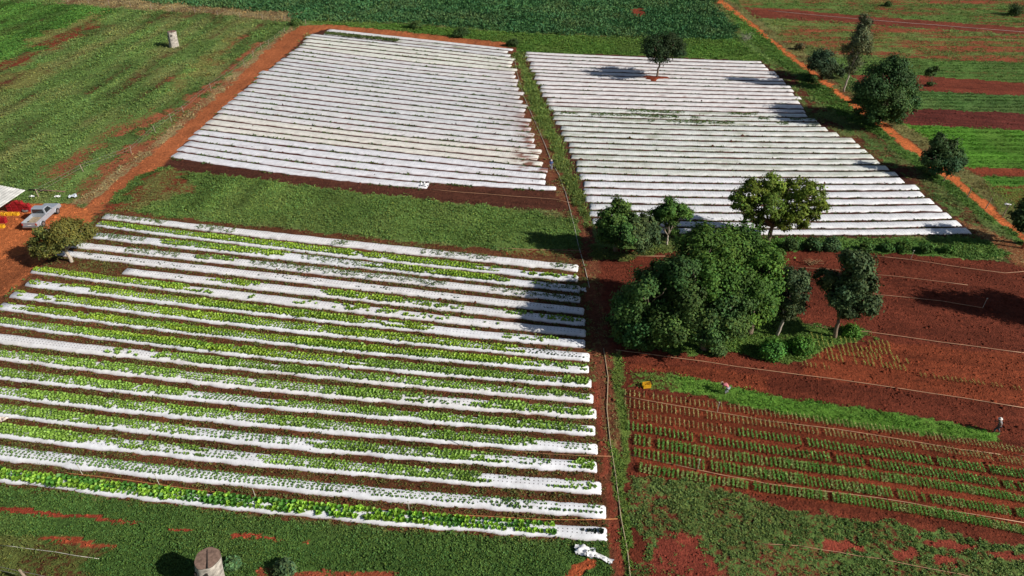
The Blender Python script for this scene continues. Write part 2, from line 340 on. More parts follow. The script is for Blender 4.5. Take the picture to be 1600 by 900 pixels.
TRACK_ANG = _ang((150, 330), (480, 40)); ROW_ANG = _ang((980, 659), (1590, 753))
REG = {'ground': 0, 'dirt_track': 1, 'dirt_road': 2, 'footpath': 3, 'soil_field': 4}
def landuse(X, Y):
    amp = np.clip(Y / 75, .4, 1.4); wx = X + (fbm(X / 1.3, Y / 1.3, 3) - .5) * amp; wy = Y + (fbm(X / 1.3, Y / 1.3, 9) - .5) * amp
    px, py = proj(wx, wy)
    w2 = wx + (fbm(X / 4.5, Y / 3, 13) - .5) * 7 + (fbm(X / .8, Y / .5, 19) - .5) * 2; w3 = wy + (fbm(X / 4, Y / 2.2, 17) - .5) * 3.2 + (fbm(X / .8, Y / .5, 29) - .5) * 1.2
    w2 = wx + (w2 - wx) * np.clip(Y / 70, .45, 1.1); w3 = wy + (w3 - wy) * np.clip(Y / 70, .45, 1.1)
    qx, qy = proj(w2, np.maximum(w3, 5))
    LOOSE = ('front dry', 'bottom', 'meadow', 'E weeds', 'strip mid thin', 'tree island', 'B margin')
    n = len(X); soil = np.tile(np.array(BR), (n, 1)); green = np.tile(np.array(GM), (n, 1))
    cover = np.full(n, .80); veg = np.full(n, 1); reg = np.zeros(n, int)
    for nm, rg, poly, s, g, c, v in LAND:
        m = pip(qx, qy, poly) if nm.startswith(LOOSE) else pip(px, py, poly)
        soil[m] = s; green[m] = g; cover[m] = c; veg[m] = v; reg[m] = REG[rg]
    big = fbm(X / 9, Y / 9, 21); mid = fbm(X / 2.5, Y / 2.5, 33)
    def streak(ang, la, lc, s): 
        ca, sa = math.cos(ang), math.sin(ang); return fbm((X * ca + Y * sa) / la, (-X * sa + Y * ca) / lc, s, 3)
    left = (veg == 1) | (((veg == 7) | (veg == 2)) & (px < 470) & (py < 330))
    right = (px > 1130) & (py < 300)
    st = np.where(left, streak(TRACK_ANG, 16, 1.7, 81), np.where(right, streak(-.03, 22, 1.2, 83), mid))
    mm = (cover > .2) & (cover < .97)
    cover = np.where(mm, cover + (mid - .5) * .5 + (big - .5) * .3 + np.where(left | right, (st - .5) * 1.0, 0), cover)
    soil = soil * np.where((reg == 1), .7 + .6 * streak(TRACK_ANG, 25, .55, 85), np.where(reg == 3, .75 + .5 * streak(1.45, 20, .35, 87), np.where(reg == 4, .55 + .9 * streak(ROW_ANG, 14, .5, 89), 1)))[:, None]
    green = green * np.where(left, .35 + 1.3 * st, np.where(right, .7 + .6 * st, 1))[:, None]
    k = (.72 + .56 * big)[:, None] * (.8 + .4 * mid)[:, None]
    olive = np.clip((np.where(left, streak(TRACK_ANG, 12, 3.0, 51), fbm(X / 6, Y / 6, 51)) - .42) * 3, 0, 1)[:, None] * np.where(veg == 1, 1, .25)[:, None]
    green = green * k; green = green * (1 - .5 * olive) + np.array([.22, .19, .075]) * .5 * olive
    soil = soil * (.82 + .36 * fbm(X / 5, Y / 5, 61))[:, None]
    return soil, green, np.clip(cover, 0, 1), veg, reg

# ---------------------------------------------------------------- the ground sheet
def build_ground():
    xs = np.arange(-156, 156.1, .42); ys = [17.0]
    while ys[-1] < 215: ys.append(ys[-1] + .28 + .0024 * max(0, ys[-1] - 25))
    ys = np.array(ys); nx, ny = len(xs), len(ys)
    X, Y = np.meshgrid(xs, ys); Xf, Yf = X.ravel(), Y.ravel()
    soil, green, cover, veg, reg = landuse(Xf, Yf)
    rough = np.where(reg == 4, .09, np.where((reg == 1) | (reg == 2), .03, .07))
    Z = (fbm(Xf / .9, Yf / .9, 71) - .5) * rough * 1.6
    idx = np.arange(nx * ny).reshape(ny, nx)
    Fq = np.stack([idx[:-1, :-1], idx[:-1, 1:], idx[1:, 1:], idx[1:, :-1]], -1).reshape(-1, 4)
    cx = Xf[Fq].mean(1); cy = Yf[Fq].mean(1); half = .75 * (cy * CT + H * ST) + 22
    keep = np.abs(cx) < half; Fq = Fq[keep]; fr = reg[Fq[:, 0]]
    V = np.stack([Xf, Yf, Z], 1)
    labels = {'ground': None, 'dirt_track': None, 'dirt_road': None, 'footpath': None, 'soil_field': None}
    for nm, r in REG.items():
        f = Fq[fr == r]; used, inv = np.unique(f, return_inverse=True)
        me = fast_mesh(nm, V[used], inv.reshape(-1, 4), smooth=True)
        add_col(me, 'soil', soil[used]); add_col(me, 'green', np.concatenate([green[used], cover[used][:, None]], 1))
        tag(link(nm, me, GROUND), kind='structure')
    # the land beyond, to the horizon (ring round the detailed sheet)
    b = 3000; a0, a1, c0, c1 = -120, 120, 20, 205
    V = [(-b, -b, -.35), (b, -b, -.35), (b, b, -.35), (-b, b, -.35)]
    me = fast_mesh('far_ground', V, [(0, 1, 2, 3)])
    add_col(me, 'soil', [RD] * 4); add_col(me, 'green', [(*GM, .8)] * 4)
    tag(link('far_ground', me, GROUND), kind='structure')
build_ground()

# ---------------------------------------------------------------- leaves, tufts
def unit(a): return a / np.maximum(np.linalg.norm(a, axis=-1, keepdims=True), 1e-9)
def rdir(n, up=0.0):
    v = unit(RNG.normal(size=(n, 3))); v[:, 2] += up; return unit(v)
def leaf_quads(c, d, L, Wd, col, droop=.25, flat=None):
    """diamond leaves: c base, d axis, L length, Wd half width"""
    n = len(c); s = np.cross(d, rdir(n) if flat is None else flat); s = unit(s)
    L = np.broadcast_to(L, n)[:, None]; Wd = np.broadcast_to(Wd, n)[:, None]
    mid = c + d * L * .5; tip = c + d * L; tip[:, 2] -= (droop * L[:, 0])
    V = np.stack([c, mid + s * Wd, tip, mid - s * Wd], 1).reshape(-1, 3)
    return V, np.arange(4 * n).reshape(-1, 4), np.repeat(col, 4, 0)
def tuft_mesh(name, pts, K, L, Wd, up, col, var=.28, spread=.16, flat=False):
    n = len(pts); p = np.repeat(pts, K, 0); m = n * K
    d = rdir(m); d[:, 2] = np.abs(d[:, 2]) * .6 + up; d = unit(d)
    Lr = np.repeat(L, K) * RNG.uniform(.6, 1.25, m)
    p = p + np.concatenate([RNG.normal(scale=1, size=(m, 2)) * (spread * np.repeat(L, K) / .3)[:, None], np.zeros((m, 1))], 1)
    c = np.repeat(col, K, 0) * RNG.uniform(1 - var, 1 + var, (m, 1))
    hue = RNG.normal(scale=.12, size=m); c[:, 0] *= 1 + hue; c[:, 2] *= 1 - hue
    fl = None
    if flat: fl = rdir(m) * .55; fl[:, 2] += 1; fl = unit(fl); p[:, 2] += RNG.uniform(0, .5, m) * np.repeat(L, K)
    V, Fq, C = leaf_quads(p, d, Lr, Lr * Wd, c, .2, fl)
    return fast_mesh(name, V, Fq, np.clip(C, .002, 1))
# spec per veg class: name, label, leaves, size near, half width, up, density multiplier
VEG = {
 1: ('meadow_grass', 'mixed short meadow grass and low weeds covering the far left field', 6, .20, .18, .35, 1.8),
 2: ('weeds', 'dense dark green low weeds covering strips between the beds and trees', 8, .125, .36, .35, 5.0),
 3: ('maize_crop', 'thick dark blue-green leafy crop along the far top edge', 7, .42, .14, .55, 1.8),
 4: ('tall_grass', 'tall yellow-green grass along the footpath between two white fields', 9, .34, .08, .9, 4.0),
 5: ('green_crop', 'bright green low crop growing in strips on the red soil', 7, .11, .26, .6, 4.6),
 6: ('dry_grass', 'pale straw coloured dry grass along the tracks and fence', 5, .30, .08, .6, 1.5),
 7: ('thin_weeds', 'thin scattered weeds growing over patches of bare red soil', 6, .13, .28, .3, 2.4),
}
def scatter():
    pts = []
    for y0, y1, den in ((22, 36, 15), (36, 55, 9), (55, 80, 6), (80, 115, 3.6), (115, 150, 2.4), (150, 200, 1.6)):
        hw = .75 * (y1 * CT + H * ST) + 8; n = int(den * (y1 - y0) * 2 * hw)
        x = RNG.uniform(-hw, hw, n); y = RNG.uniform(y0, y1, n)
        ok = np.abs(x) < .75 * (y * CT + H * ST) + 7
        pts.append(np.stack([x[ok], y[ok]], 1))
    P = np.concatenate(pts); soil, green, cover, veg, reg = landuse(P[:, 0], P[:, 1])
    keep = RNG.random(len(P)) < np.clip(cover * 1.15 - .1, 0, 1)
    P, green, cover, veg = P[keep], green[keep], cover[keep], veg[keep]
    for v, (nm, lab, K, sz, wd, up, mul) in VEG.items():
        m = veg == v
        if not m.any(): continue
        Q = P[m]; g = green[m]
        rp_ = (int(mul) + (RNG.random(len(Q)) < mul - int(mul))).astype(int)   # denser: jittered copies
        Q = np.repeat(Q, rp_, 0); g = np.repeat(g, rp_, 0); Q = Q + RNG.normal(scale=.22, size=Q.shape) * (Q[:, 1:2] / 70)
        L = sz * (.62 + .38 * np.clip(Q[:, 1] / 50, 0, 4)) * RNG.uniform(.7, 1.35, len(Q)) * (.7 + .6 * fbm(Q[:, 0] / 3, Q[:, 1] / 3, 5))
        if v == 5:    # beyond the road the crop stands in rows
            ppx, ppy = proj(Q[:, 0], Q[:, 1]); rw = (Q[:, 1] + .03 * Q[:, 0]) / 1.5; ok = (ppy > 320) | (rw - np.floor(rw) < .58)
            Q = Q[ok]; g = g[ok]; L = L[ok]
        if v == 3:    # sown in rows
            a = -.06; r = Q[:, 1] * math.cos(a) - Q[:, 0] * math.sin(a); Q[:, 1] += (np.round(r / .9) * .9 - r)
        me = tuft_mesh(nm, np.concatenate([Q, np.zeros((len(Q), 1))], 1), K, L, wd, up, g * 1.5, flat=v in (1, 2, 5, 7), var=.16 if v == 1 else .26)
        tag(link(nm, me, GRASS), lab, None, None, 'stuff')
scatter()

def clods():
    pts = []
    for y0, y1, den in ((24, 45, 11), (45, 75, 7), (75, 110, 2.2)):
        hw = .75 * (y1 * CT + H * ST) + 3; n = int(den * (y1 - y0) * 2 * hw); x = RNG.uniform(-hw, hw, n); y = RNG.uniform(y0, y1, n); pts.append(np.stack([x, y], 1))
    P = np.concatenate(pts); soil, green, cover, veg, reg = landuse(P[:, 0], P[:, 1])
    k = (reg == 4) & (RNG.random(len(P)) < .35 + .9 * fbm(P[:, 0] / 5, P[:, 1] / 1.2, 91)) | (reg != 4) & (cover < .35) & (reg != 2) & (RNG.random(len(P)) < .35)
    P, soil = P[k], soil[k]; n = len(P); r = RNG.uniform(.03, .10, n) * (1 + P[:, 1] / 140) * (1 + (RNG.random(n) < .05) * .8)
    o = np.array([(1, 0, 0), (0, 1, 0), (-1, 0, 0), (0, -1, 0), (0, 0, 1)], float); a = RNG.uniform(0, 6.28, n); ca, sa = np.cos(a), np.sin(a)
    q = o[None] * (r[:, None, None] * RNG.uniform(.7, 1.3, (n, 5, 3))); V = np.empty_like(q)
    V[..., 0] = q[..., 0] * ca[:, None] - q[..., 1] * sa[:, None] + P[:, :1]; V[..., 1] = q[..., 0] * sa[:, None] + q[..., 1] * ca[:, None] + P[:, 1:2]; V[..., 2] = q[..., 2] * .8 + np.array([-.02] * 4 + [.015])[None]
    f = np.array([(0, 1, 4), (1, 2, 4), (2, 3, 4), (3, 0, 4)]); Fq = (np.arange(n)[:, None, None] * 5 + f[None]).reshape(-1, 3)
    c = np.repeat(soil * RNG.uniform(.75, 1.45, (n, 1)), 5, 0)
    m, nn, b = new_mat('clod_soil'); at_ = N(nn, 'ShaderNodeAttribute', attribute_name='tint'); nn.links.new(at_.outputs['Color'], b.inputs['Base Color']); b.inputs['Roughness'].default_value = .95; b.inputs['Specular IOR Level'].default_value = .1
    tag(link('soil_clods', fast_mesh('soil_clods', V.reshape(-1, 3), Fq, c), m), 'small clods of red earth scattered over the bare tilled soil', None, None, 'stuff'); print('clods', n)
clods()

# ---------------------------------------------------------------- plastic covered beds
ORD = ['first', 'second', 'third', 'fourth', 'fifth', 'sixth', 'seventh', 'eighth', 'ninth', 'tenth', 'eleventh', 'twelfth', 'thirteenth', 'fourteenth', 'fifteenth',
       'sixteenth', 'seventeenth', 'eighteenth', 'nineteenth', 'twentieth'] + ['twenty-' + s for s in ('first', 'second', 'third', 'fourth', 'fifth', 'sixth', 'seventh', 'eighth', 'ninth')] + \
      ['thirtieth'] + ['thirty-' + s for s in ('first', 'second', 'third', 'fourth')]
class Bed:
    def __init__(s, near, far, x0, x1, h, wmin, wmax):
        """near, far: polynomials y(x) of the near foot and far top edge in the survey; x0..x1 extent"""
        n = max(12, int(abs(float(at(x1, near(x1))[0] - at(x0, near(x0))[0])) / .5))
        px = np.linspace(x0, x1, n + 1)
        ax, ay = at(px, near(px)); bx, by = at(px, far(px), h)
        t = np.gradient(np.stack([ax, ay], 1), axis=0); t = unit(t)
        s.nrm = np.stack([-t[:, 1], t[:, 0]], 1)
        w = (bx - ax) * s.nrm[:, 0] + (by - ay) * s.nrm[:, 1]
        k = np.ones(9) / 9; w = np.convolve(np.pad(w, 4, 'edge'), k, 'valid')
        s.w = np.clip(w, wmin, wmax); s.a = np.stack([ax, ay], 1); s.px = px; s.h = h; s.n = n
        d = np.linalg.norm(np.diff(s.a, axis=0), axis=1); s.u = np.concatenate([[0], np.cumsum(d)])
    def point(s, u, v):
        i = np.interp(u, s.u, np.arange(s.n + 1)); j = np.minimum(i.astype(int), s.n - 1); f = (i - j)[:, None]
        a = s.a[j] * (1 - f) + s.a[j + 1] * f; nr = s.nrm[j]; w = s.w[j]
        return a + nr * (w * v)[:, None]
    def pxat(s, u): return np.interp(u, s.u, s.px)
def bed_mesh(b, name, tint, alpha, seed):
    n = b.n + 1; h = b.h
    prof = [(-.02, -.03), (.03, .45), (.14, .92), (.38, 1.03), (.65, 1.04), (.93, .97), (1.02, .5), (1.10, -.03)]
    V = np.zeros((n, len(prof), 3)); U = np.zeros((n, len(prof), 2)); ii = np.arange(n)
    for k, (v, z) in enumerate(prof):
        jit = (fbm(b.u / .9, np.full(n, seed * 3.1 + (k < 4) * 40), 5, 3) - .5) * (.34 if k in (0, 1, 7) else .16)
        q = b.a + b.nrm * (b.w * v + jit)[:, None]
        V[:, k, :2] = q; V[:, k, 2] = z * h * (1 + (0 if z < 0 else 1) * (noise(b.u / 1.1, np.full(n, seed * 7.7 + k), 8) - .5) * .18)
        U[:, k, 0] = b.u; U[:, k, 1] = v * b.w
    # closed, rounded ends
    t0 = (b.a[0] - b.a[1]); t0 /= np.linalg.norm(t0); t1 = (b.a[-1] - b.a[-2]); t1 /= np.linalg.norm(t1)
    V[1, :, :2] = V[0, :, :2] - t0 * .12; V[-2, :, :2] = V[-1, :, :2] - t1 * .12
    for row, t in ((0, t0), (-1, t1)):
        V[row, :, 2] = np.minimum(V[row, :, 2], .02); V[row, 2:6, :2] += t * .05
    m = len(prof); idx = np.arange(n * m).reshape(n, m)
    Fq = np.stack([idx[:-1, :-1], idx[1:, :-1], idx[1:, 1:], idx[:-1, 1:]], -1).reshape(-1, 4)
    me = fast_mesh(name, V.reshape(-1, 3), Fq, smooth=True)
    c = np.concatenate([np.broadcast_to(tint, (n, m, 3)) if tint.ndim < 3 else tint, np.broadcast_to(alpha * np.array([0, 0, 0, .9, 1, 1, 0, 0]), (n, m))[..., None]], 2)
    add_col(me, 'tint', c.reshape(-1, 4))
    uvl = me.uv_layers.new(name='bed'); li = np.zeros(len(me.loops), np.int32); me.loops.foreach_get('vertex_index', li)
    uvl.data.foreach_set('uv', U.reshape(-1, 2)[li].astype(np.float32).ravel())
    return me
def bed_tint(b, base, soil=.5, dirt_fn=None, seed=0, green=0.0):
    """plastic colour with soil splash along its feet, dust and algae patches of their own shape"""
    n = b.n + 1; m = 8; base = np.array(base)
    u = b.u[:, None] + np.zeros((1, m)); v = np.arange(m)[None, :] + np.zeros((n, 1))
    d1 = fbm(u / 1.1, v * .9 + seed * 13, 3, 3); d2 = fbm(u / 7, v * .2 + seed * 5, 6, 2)
    edge = np.where((v == 0) | (v == 7), .85, np.where((v == 1) | (v == 6), .10, 0))
    k = np.clip((d1 - .62) * 3, 0, 1) * soil * np.clip(d2 * 1.6, 0, 1) + edge * np.clip(d1 * 1.6, .3, 1)
    if dirt_fn is not None: k = np.maximum(k, dirt_fn(b.px[:, None] + 0 * u, d1))
    k = np.clip(k, 0, .92)[..., None]
    t = base[None, None] * (.93 + .12 * d2[..., None])
    t = t * (1 - k) + np.array([.20, .065, .035]) * k
    g = np.clip((fbm(u / 2.2, v * .6 + seed * 3.3, 15, 3) - .42) * 2.6, 0, 1)[..., None] * green * np.where((v > 1) & (v < 7), 1, .2)[..., None]
    return t * (1 - g) + np.array([.20, .22, .10]) * g

def poly(xs, ys, deg): 
    p = np.polyfit(xs, ys, deg); return lambda x: np.polyval(p, x)
WHITE = (.80, .79, .80)
EDGES = []            # (bed, field) for weeds in the furrows
# --- upper left field: furrow lines at three stations, left ends
A5 = [48.5,54.5,59,62.8,69.4,74.4,79,85,91,97.2,103.5,109.7,115,120.5,126.4,134.2,140.9,148.7,156.7,164.4,172,180.5,189,198.3,206.7,216.3,224.4,234.7,246.4,257.2,268.9,279.4]
A7 = [74.4,78.9,85,89.8,94.7,100.6,106.4,111.7,117.8,123,129.4,136,141.8,148.1,154.4,160.8,168.3,175.6,183.6,190.6,198.3,207.2,215.6,224.4,231.7,242.2,251,261,271,282.8,291,302]
A8 = [79.8,84.2,89,94.4,100.6,105.8,111.3,117,123,129,135.6,142.2,148.6,154.7,160.9,167.2,174.2,182,188.6,195.9,204.1,212.2,221.3,229.2,237.8,247.6,256.7,265.8,276.7,286,295.6,306]
AL = [(508,48),(505,53),(484,54.8),(475.6,59.4),(473,65),(471,69.5),(466,74),(459,79.7),(451,84.3),(447,90),(437.5,95),(430.5,100),(426.7,104.5),(419,110.8),(404,115.4),(400,121.7),(395,129.4),(387,136.4),
      (380.5,142.4),(371,148.5),(364.5,155.5),(355,162.5),(346,170),(339,177),(331.5,186),(320,194.4),(313,202),(302,210),(292.7,219),(287,228),(275.5,236),(266,247)]
lines = [poly([500, 740, 800], [43, 70, 75.5], 1)]
for i in range(32):
    lines.append(poly([AL[i][0], 500, 740, 800] if i > 1 else [500, 740, 800], ([AL[i][1]] if i > 1 else []) + [A5[i], A7[i], A8[i]], 2 if i > 5 else 1))
for i in range(32):
    f0, f1 = lines[i], lines[i + 1]
    near = lambda x, f0=f0, f1=f1: f1(x) - .10 * (f1(x) - f0(x)); far = lambda x, f0=f0, f1=f1: f0(x) + .03 * (f1(x) - f0(x))
    xl = AL[i][0]; xr = float(np.interp(A8[i], [74, 130, 174, 224, 260, 285, 299], [792, 805, 818, 833, 847, 853, 865])) + (6 if i % 3 == 0 else 0) - (3 if i % 4 == 1 else 0)
    if i == 0: xl = 510
    if i == 31: xr = 666
    b = Bed(near, far, xl, xr, .17, .9, 1.75)
    base = [(.74,.73,.74), (.73,.72,.71), (.70,.70,.715), (.74,.72,.73)][i % 4]
    if 3 <= i <= 6: base = (.77, .77, .70)
    if 10 <= i <= 21: base = (.69, .695, .72) if i % 3 else (.72, .715, .72)
    if i in (24, 25, 26): base = (.77, .74, .68)
    if i >= 27: base = (.77, .765, .81)
    def dirt(px, d, i=i):
        e = np.clip((px - (800 if i < 24 else 790)) / 22, 0, 1) if 17 <= i <= 27 else 0 * px
        return np.clip((d - .47) * 9, 0, 1) * e * .95 + (np.clip((px - 745) / 60, 0, 1) * .22 if 5 <= i <= 20 else 0)
    me = bed_mesh(b, 'plastic_bed', bed_tint(b, base, .6, dirt, i, 1.0 if i == 1 else .12), .45, i)
    k = 31 - i
    lab = 'unfinished white plastic bed ending halfway along the near edge of upper left field' if i == 31 else \
          ('weed-covered white bed, second from far edge of the upper left field' if i == 1 else
           'farthest white plastic bed of upper left field beside red track' if i == 0 else
           f'white plastic bed, {ORD[k]} from the near edge of upper left field')
    tag(link('plastic_bed', me, PLASTIC), lab, 'crop bed', 'white plastic beds of the upper left field'); EDGES.append((b, 'A', i))
# --- upper right field
B9 = [90,95.6,101.1,106.3,111.9,117.4,123,128.9,135.6,141.7,148,155,161.7,168.1,175.9,182.8,190.6,198.1,206.3,215,223.6,232.2,241.7,250.6,261,271.3,282.6,293.6,305,317.2,328.9,340,352,364]
B11 = [98,103.6,108.7,113.7,119.1,125,130.6,135.6,141.7,147.8,154.2,160.6,167.4,174.7,181.7,188.9,196.7,204.2,212.2,221.1,229.7,237.8,246.7,255.6,265.6,276,286.5,297.5,309,321,333,346,357,367]
BR_ = [(1190.7,100),(1196,105.5),(1201,110.9),(1213,117),(1217.7,122.5),(1224.8,128),(1228,132.8),(1236.5,138.6),(1240.7,144.8),(1241,150.5),(1252.8,156.7),(1250,163),(1255.5,171),(1258.5,177.3),(1262,184),(1276.8,191),(1283,198),(1294,206),(1311.8,214.5),
       (1336.5,223.8),(1345.7,232),(1355.8,240),(1365.9,248.4),(1375.4,257),(1389.7,267),(1404,276),(1414,287.3),(1437,297.4),(1445,309),(1460,319.6),(1472,331),(1488,343),(1503,355),(1518,367)]
B13 = {19: 223.8, 20: 232.8, 21: 240.7, 22: 249.9, 23: 259, 24: 268.6, 25: 278.7, 26: 289.3, 27: 299.8, 28: 310.8, 29: 321.4, 30: 333.3, 31: 346.6, 32: 358, 33: 369}
lines = [poly([920, 1120, 1190], [85.3, 93.5, 96], 2)]
for i in range(34):
    xs = [920, 1120, BR_[i][0]]; ys = [B9[i], B11[i], BR_[i][1]]
    if i in B13: xs.append(1320); ys.append(B13[i])
    lines.append(poly(xs, ys, 2))
for i in range(34):
    f0, f1 = lines[i], lines[i + 1]
    near = lambda x, f0=f0, f1=f1: f1(x) - .12 * (f1(x) - f0(x)); far = lambda x, f0=f0, f1=f1: f0(x) + .04 * (f1(x) - f0(x))
    ym = float(near(870)); xl = float(np.interp(ym, [85, 130, 174, 224, 280, 310, 340, 370], [816, 836, 857, 883, 906, 914, 922, 936])) + (4 if i % 3 == 0 else 0)
    b = Bed(near, far, xl, BR_[i][0], .19, .9, 1.8)
    base = (.75, .725, .73) if i < 14 else (.70, .72, .695) if i < 26 else (.75, .755, .79)
    g = .10 if i < 14 else (.85 if i in (14, 15, 16) else .55) if i < 26 else .08
    me = bed_mesh(b, 'plastic_bed', bed_tint(b, base, .65 if i < 14 else .35, None, 50 + i, g), .5 if i > 12 else .3, 50 + i)
    k = 33 - i
    lab = 'nearest white plastic bed of upper right field along the green hedge' if k == 0 else \
          'farthest white plastic bed of upper right field along the grass verge' if i == 0 else f'white plastic bed, {ORD[k]} from the near edge of upper right field'
    tag(link('plastic_bed', me, PLASTIC), lab, 'crop bed', 'white plastic beds of the upper right field'); EDGES.append((b, 'B', i))
# --- front left field: far and near edge at five stations
CT_ = {0: None}
CB = [ # left x, right x, far-edge points, near-edge points
 (159, 902, [(165,332),(280,347.8),(560,375.6),(840,407)], [(165,341),(280,359),(560,387.8),(840,419)]),
 (148, 902, [(160,345),(280,362.2),(560,391),(840,425.6)], [(160,354),(280,374.4),(560,403.3),(840,435.6)]),
 (142, 905, [(150,362),(280,375.6),(560,406.7),(840,440)], [(150,373),(280,389),(560,419.3),(840,450.7)]),
 (100, 905, [(120,378),(280,394.4),(560,423.3),(840,456.7)], [(120,388),(280,405.6),(560,435.6),(840,467)]),
 (86, 911, [(120,392.5),(280,410),(560,440.7),(840,473.8)], [(120,403),(280,422),(560,453),(840,485)]),
 (190, 913, [(200,419),(280,427.8),(560,457.8),(840,490.4)], [(200,430),(280,439.6),(560,471),(840,502)]),
 (47, 914, [(58,419),(120,425.6),(280,443.3),(560,476.7),(840,509)], [(58,428),(120,437.8),(280,457),(560,490.4),(840,520)]),
 (38, 913, [(48,436.7),(120,444.4),(280,465.6),(560,494.4),(840,526)], [(48,447),(120,459.6),(280,478.4),(560,509),(840,538)]),
 (14, 920, [(24,455.6),(120,463),(280,484.4),(560,515.6),(840,545)], [(24,467),(120,479),(280,500),(560,531),(840,558.4)]),
 (-6, 919, [(4,471),(120,488),(280,507.8),(560,536.7),(840,564)], [(4,485),(120,502),(280,522),(560,552),(840,578.5)]),
 (-40, 923, [(0,495.6),(120,511),(280,531.5),(560,560),(840,585.6)], [(0,509),(120,527),(280,547),(560,575.6),(840,601)]),
 (-60, 926, [(0,520),(120,535.6),(280,552),(560,582),(840,607.8)], [(0,536),(120,553),(280,569.5),(560,597),(840,624.4)]),
 (-60, 931, [(0,545.6),(120,561),(280,578),(560,606.7),(840,631.6)], [(0,563),(120,580),(280,596.7),(560,626.7),(840,649)]),
 (-60, 929, [(0,575.6),(120,589),(280,606.7),(560,636.7),(840,657.8)], [(0,593),(120,608),(280,624.4),(560,652),(840,675.6)]),
 (-60, 933, [(0,604),(120,616.7),(280,634.4),(560,662),(840,685.6)], [(0,623),(120,636.7),(280,654.4),(560,683),(840,704.4)]),
 (-60, 932, [(0,632),(120,645.6),(280,662),(560,693),(840,713.5)], [(0,652),(120,666.7),(280,683),(560,714),(840,733)]),
 (-60, 939, [(0,663),(120,675.6),(280,693),(560,724),(840,744)], [(0,685.6),(120,698),(280,714.4),(560,746.7),(840,765.6)]),
 (-60, 946, [(0,696.7),(120,710),(280,727.8),(560,759.6),(840,780)], [(0,720),(120,733),(280,749),(560,782),(840,802)]),
 (-60, 948, [(0,733),(120,747),(280,765),(560,794),(840,815.6)], [(0,754),(120,768),(280,788),(560,817),(840,839)]),
]
# planting along each bed: (from px, to px, kind, fill)  L lime heads, G green, S seedlings, D dark
PL = [
 [(160,900,'D',.05)], [(155,560,'L',.92),(560,760,'L',.9),(760,905,'L',.45)], [(142,255,'D',.12),(255,430,'L',.9),(430,585,'D',.2),(585,770,'L',.93),(770,905,'G',.3)],
 [(110,905,'D',.22),(320,350,'G',.7)], [(90,905,'D',.32)], [(190,340,'D',.3),(340,400,'L',.7),(400,520,'D',.25),(520,690,'L',.75),(690,850,'G',.4),(850,913,'L',.7)],
 [(47,300,'L',.92),(300,480,'G',.3),(480,640,'L',.5),(640,914,'G',.45)], [(47,120,'L',.5),(120,575,'L',.97),(575,620,'G',.3),(620,660,'L',.9),(660,800,'G',.35),(800,913,'G',.5)],
 [(14,90,'L',.5),(90,800,'L',.97),(800,920,'D',.5)], [(0,30,'L',.6),(40,120,'L',.85),(120,830,'L',.97),(830,919,'G',.6)], [(-40,130,'G',.97),(130,560,'L',.97),(560,840,'G',.97),(840,923,'G',.7)],
 [(180,260,'G',.5),(260,860,'G',.85),(890,926,'G',.9)], [(-60,640,'G',.85),(640,760,'S',.6),(760,931,'G',.75)], [(-60,300,'G',.9),(300,420,'S',.8),(420,640,'G',.9),(640,840,'G',.8),(850,929,'G',.8)],
 [(-60,420,'G',.85),(420,840,'G',.9),(840,933,'S',.6)], [(-60,300,'G',.8),(300,480,'S',.7),(480,760,'G',.92),(760,870,'S',.6),(890,932,'G',.7)],
 [(-60,160,'G',.85),(160,300,'G',.65),(300,400,'S',.8),(400,740,'G',.93),(740,860,'S',.6),(880,939,'G',.7)], [(-60,560,'S',.95),(560,840,'S',.7),(890,946,'S',.8)],
 [(-60,420,'B',.97),(420,560,'B',.8),(560,848,'B',.85),(915,946,'P',.9)],
]
def head(n, size, col, K=9):
    """n lettuce heads at the origin: rosette leaves -> base arrays (n*K leaves)"""
    m = n * K; ang = np.tile(np.arange(K) * 2.4, n) + RNG.uniform(0, 6.28, m) * .15 + np.repeat(RNG.uniform(0, 6.28, n), K)
    tilt = np.tile(np.linspace(.25, 1.15, K), n) + RNG.normal(scale=.1, size=m)
    d = np.stack([np.cos(ang) * np.cos(tilt), np.sin(ang) * np.cos(tilt), np.sin(tilt)], 1)
    sz = np.repeat(size, K) * RNG.uniform(.8, 1.2, m); flat = np.tile(np.array([0, 0, 1.0]), (m, 1)) + RNG.normal(scale=.15, size=(m, 3))
    c = np.repeat(col, K, 0) * (np.tile(np.linspace(.75, 1.2, K), n) * RNG.uniform(.85, 1.15, m))[:, None]
    return d, sz, flat, c
def heads_arrays(P, size, col, K=9):
    d, sz, flat, c = head(len(P), size, col, K)
    return leaf_quads(np.repeat(P, K, 0), d, sz * .58, sz * .24, c, .12, flat)
KIND = {'L': (.37, (.28, .41, .045)), 'G': (.34, (.22, .36, .06)), 'S': (.23, (.15, .27, .06)), 'D': (.15, (.07, .11, .05)), 'B': (.47, (.24, .42, .045)), 'P': (.36, (.045, .07, .05))}
rest = []; FRONT = []
